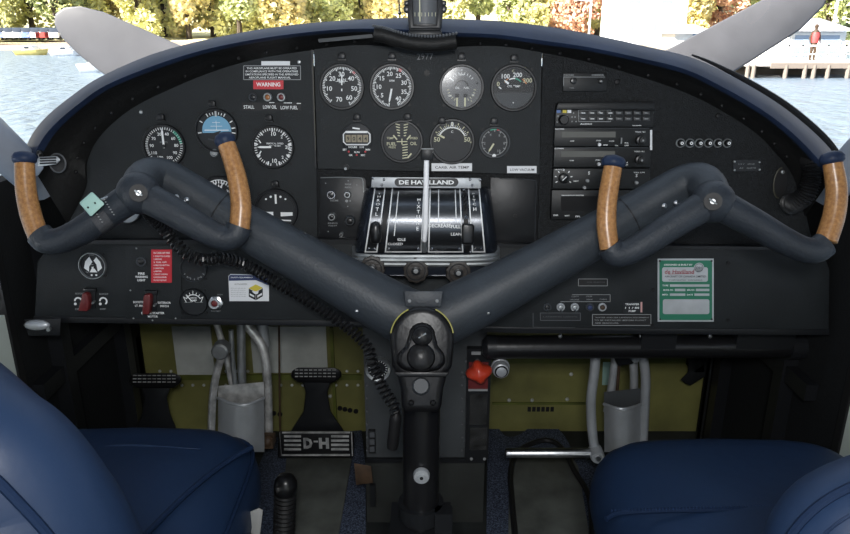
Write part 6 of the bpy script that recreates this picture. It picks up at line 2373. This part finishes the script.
for px, y, h, k in spots:
    back = y > 120
    if px < 55:
        where = 'at the far left end of the shore' if px < 0 else 'behind the parked cars on the left'
    elif px < 170:
        where = 'beyond the left propeller blade'
    elif px < 300:
        where = 'seen over the left half of the hood'
    elif px < 440:
        where = 'just left of the compass'
    elif px < 500:
        where = 'just right of the compass'
    elif px < 605:
        where = 'between the compass and the white house'
    elif px < 660:
        where = 'beside the white house'
    elif px < 750:
        where = 'above the root of the right propeller blade'
    else:
        where = 'behind the white boathouse on the right'
    lb = '%s%s tree %s' % ('tall ' if back else '', NM[k], where)
    cnt.setdefault(lb, []).append((px, y, h, k))
for lb, L in cnt.items():
    for i, a in enumerate(L):
        e = lb
        if len(L) > 1:
            e = lb + ', ' + (['left one', 'right one'] if len(L) == 2 else ['leftmost', 'middle one', 'rightmost'] if len(L) == 3 else ['first from left', 'second from left', 'third from left', 'fourth from left', 'fifth from left'])[i]
        tree(*a, e)

# parked cars on the left shore
pc0 = {}
row = ('car_white', 'car_blue', 'car_white', 'car_white', 'car_blue', 'car_white', 'car_red', 'car_white')
nth = ('first', 'second', 'third', 'fourth', 'fifth', 'sixth', 'seventh', 'eighth')
for i in range(8):
    m = row[i]
    px = -3 + 9 * i
    lab = '%s car parked on the shore, %s of the row counted from the left' % (m[4:], nth[i])
    x = (px - 425) / F * 97 * .952
    M = Matrix.Translation((x, 97, ZW + 1.15))
    if m in pc0:
        copy_thing(pc0[m], M, lab)
        continue
    t = thing('parked_car', lab, 'car', M, 'cars parked on the shore')
    obj('body', B().box(-.85, .85, -2, 2, .3, .95, .15), m, t)
    obj('cabin', B().hexa([(-.8, -1.6, .9), (.8, -1.6, .9), (.8, 1.0, .9), (-.8, 1.0, .9)], [(-.65, -1.2, 1.55), (.65, -1.2, 1.55), (.65, .5, 1.55), (-.65, .5, 1.55)], .08), 'car_glass', t)
    for sx in (-.8, .8):
        for sy in (-1.3, 1.3):
            obj('wheel', B().lathe([(0, -.1), (.33, -.1), (.33, .1), (0, .1)], 14, (sx, sy, .33), 'x'), 'black_rubber', t)
    pc0[m] = t


def boat(label, px, py, L, m, cab, y=None):
    p = atz(px, py, ZW)
    t = thing('motor_boat', label, 'boat', Matrix.Translation(p) @ Matrix.Diagonal((1, 1, .6, 1)), 'boats by the far shore')
    b = B()
    lo = [(-L * .48, -.6, -.1), (L * .3, -.6, -.1), (L * .46, 0, -.1), (L * .3, .6, -.1), (-L * .48, .6, -.1)]
    hi = [(-L * .5, -.95, .75), (L * .3, -.95, .85), (L * .56, 0, 1.0), (L * .3, .95, .85), (-L * .5, .95, .75)]
    b.hexa(lo, hi, .06)
    obj('hull', b, m, t)
    obj('cabin', B().hexa([(-L * .25, -.7, .75), (L * .2, -.7, .8), (L * .2, .7, .8), (-L * .25, .7, .75)], [(-L * .2, -.6, 1.5), (L * .08, -.6, 1.5), (L * .08, .6, 1.5), (-L * .2, .6, 1.5)], .06), cab, t)
    obj('window', B().box(-L * .14, L * .02, -.70, -.66, 1.0, 1.35), 'car_glass', t)
    return t


boat('yellow boat moored on the water at the left', 33, 55, 2.9, 'boat_yellow', 'boat_white')
boat('white boat moored on the water below the left propeller blade', 69, 56, 2.9, 'boat_white', 'boat_white')
boat('white boat low behind the left part of the hood', 104, 72, 2.2, 'boat_white', 'boat_white')
boat('white boat near the shore above the left slope of the hood', 205, 44, 4.0, 'boat_white', 'boat_blue')

# white houses on the right


def house(label, px, y, w, h, d, roof, wins, base=1.2):
    x = (px - 425) / F * y * .952
    t = thing('white_house', label, 'house', Vector((x, y, ZW + base)), 'white houses on the right shore')
    obj('wall', B().box(-w / 2, w / 2, -d / 2, d / 2, -1, h), 'house_white', t)
    e = .5
    b = B().hexa([(-w / 2 - e, -d / 2 - e, h), (w / 2 + e, -d / 2 - e, h), (w / 2 + e, d / 2 + e, h), (-w / 2 - e, d / 2 + e, h)], [(-w / 2 + w * .25, -.1, h + roof), (w / 2 - w * .25, -.1, h + roof), (w / 2 - w * .25, .1, h + roof), (-w / 2 + w * .25, .1, h + roof)])
    obj('roof', b, 'house_roof', t)
    for wx, wz in wins:
        f_ = obj('window', B().box(wx - .75, wx + .75, -d / 2 - .08, -d / 2 + .02, wz - .7, wz + .7, .02), 'house_white', t)
        obj('pane', B().box(wx - .6, wx + .6, -d / 2 - .1, -d / 2 - .06, wz - .55, wz + .55), 'house_window', f_)
    return t


house('large white house right of the compass', 640, 84, 7.6, 5.4, 7, 2.0, ((-2.5, 1.6), (0, 1.6), (2.5, 1.6), (-2, 4.4), (1.5, 4.4)))
house('low white shed between the large house and the right propeller blade', 684, 70, 3.2, 1.5, 4, .8, ((.6, .9),), .5)
house('white boathouse under the right propeller blade tip', 801, 50, 3.7, 1.7, 4, .85, ((-.9, .9), (.8, .9)), .45)

# jetty
y0 = 35
t = thing('jetty', 'pale wooden jetty on piles over the water at the right', 'jetty', Vector((18, y0, ZW)))


def jx(px):
    return (px - 425) / F * y0 * .952


obj('deck', B().box(jx(744), jx(900), y0 - .6, y0 + 5, ZW + .55, ZW + .72), 'deck_wood', t, True)
obj('fascia', B().box(jx(768), jx(900), y0 - .66, y0 - .6, ZW + .45, ZW + .7), 'pile_wood', t, True)
for px in (746, 752, 784, 803, 812, 826, 846, 862, 880):
    obj('pile', B().tube([(jx(px), y0 - .6, ZW - .5), (jx(px), y0 - .6, ZW + .6)], .1, 8), 'pile_wood', t, True)
for px in (776, 792, 806, 832, 850):
    obj('rail_post', B().box(jx(px) - .05, jx(px) + .05, y0 + .2, y0 + .3, ZW + .7, ZW + 1.5), 'house_white', t, True)
obj('rail', B().box(jx(776), jx(880), y0 + .2, y0 + .3, ZW + 1.42, ZW + 1.5).box(jx(776), jx(880), y0 + .2, y0 + .3, ZW + 1.05, ZW + 1.1), 'house_white', t, True)
rows = []
rr = random.Random(4)
for k in range(13):
    x = jx(738) + (jx(900) - jx(738)) * k / 12
    rows.append([(x, y0 + 2 + rr.uniform(-.2, .2), ZW - .2), (x, y0 + 3.5, ZW + .2 + rr.uniform(0, .15)), (x, y0 + 7, ZW + .4), (x, y0 + 40, ZW + .9)])
tag(obj('ground_rocks', B().grid(rows), 'bank_rock'), kind='structure')
a = aty(830, 46, 50)
t = thing('flag_mast', 'thin white mast beside the white boathouse on the right', 'mast', Vector((a.x, 50, ZW + 1.2)))
obj('pole', B().tube([(a.x, 50, ZW + 1.0), (a.x, 50, ZW + 8)], .09, 8), 'house_white', t, True)
obj('yard', B().tube([(a.x - .5, 50, ZW + 5.6), (a.x + .6, 50, ZW + 5.6)], .04, 6), 'house_white', t, True)
a = aty(590, 20, 70)
t = thing('flag_mast', 'white mast with a slanting boom left of the large white house', 'mast', Vector((a.x, 70, ZW)))
obj('pole', B().tube([(a.x, 70, ZW), (a.x, 70, ZW + 5.2)], .1, 8), 'house_white', t, True)
obj('boom', B().tube([(a.x, 70, ZW + 4.9), (a.x - 9, 70, ZW + 5.5)], .07, 6), 'house_white', t, True)
obj('float', B().box(a.x - 6, a.x + 1, 69, 71, ZW - .1, ZW + .5, .1), 'boat_white', t, True)
a = aty(813, 50, 37)
t = thing('dock_visitor', 'person in a red top standing on the jetty', 'person', Vector((a.x, 37, ZW + .72)))
z = ZW + .72
b = B().tube([(a.x, 37, z + .75), (a.x, 37, z + .95), (a.x, 37, z + 1.25), (a.x, 37, z + 1.42), (a.x, 37, z + 1.5), (a.x, 37, z + 1.56), (a.x, 37, z + 1.66), (a.x, 37, z + 1.74)], [.15, .16, .19, .14, .06, .08, .1, .04], 12)
for sx in (-1, 1):
    b.tube([(a.x + sx * .08, 37, z + .82), (a.x + sx * .09, 36.98, z + .42), (a.x + sx * .1, 37, z + .05), (a.x + sx * .1, 36.9, z + .02)], [.09, .07, .05, .045], 8)
    b.tube([(a.x + sx * .17, 37, z + 1.36), (a.x + sx * .25, 37, z + 1.08), (a.x + sx * .24, 36.9, z + .84)], [.06, .05, .035], 8)
obj('body', b, 'rust_brown', t, True)
obj('red_top', B().tube([(a.x, 37, z + .85), (a.x, 37, z + 1.25), (a.x, 37, z + 1.44)], [.18, .205, .12], 12), 'flag_red', t, True)

# ================================================================ light
w = bpy.data.worlds.new('sky')
SC.world = w
w.use_nodes = True
nt = w.node_tree
bg = nt.nodes['Background']
tc = nt.nodes.new('ShaderNodeTexCoord')
sep = nt.nodes.new('ShaderNodeSeparateXYZ')
nt.links.new(tc.outputs['Generated'], sep.inputs[0])
rp = nt.nodes.new('ShaderNodeValToRGB')
rp.color_ramp.elements[0].position = 0.0
rp.color_ramp.elements[0].color = (1, 1, 1, 1)
rp.color_ramp.elements[1].position = .7
rp.color_ramp.elements[1].color = (.7, .83, 1, 1)
nt.links.new(sep.outputs['Z'], rp.inputs['Fac'])
nt.links.new(rp.outputs['Color'], bg.inputs['Color'])
bg.inputs['Strength'].default_value = 1.1
ld = bpy.data.lights.new('sun', 'SUN')
ld.energy = 18
ld.angle = .009
ld.color = (1, .95, .86)
lo = bpy.data.objects.new('sun', ld)
COL.objects.link(lo)
lo.rotation_euler = Vector((.8, .5, -.64)).to_track_quat('-Z', 'Y').to_euler()
lo.location = (-5, -4, 8)

# the photographer's flash, on top of the camera
fd = bpy.data.lights.new('camera_flash', 'AREA')
fd.shape = 'RECTANGLE'
fd.size = .16
fd.size_y = .10
fd.energy = 6.6
fo = bpy.data.objects.new('camera_flash', fd)
COL.objects.link(fo)
fo.location = C0 + Vector((0.01, -.12, .14))
fo.rotation_euler = (PI / 2 - PITCH, 0, 0)

SC.view_settings.view_transform = 'Standard'
SC.view_settings.look = 'None'
SC.view_settings.gamma = 1
SC.view_settings.exposure = 0.1
SC.view_settings.use_curve_mapping = False
SC.cycles.max_bounces = 8
SC.cycles.transparent_max_bounces = 12
SC.cycles.caustics_reflective = False
SC.cycles.caustics_refractive = False
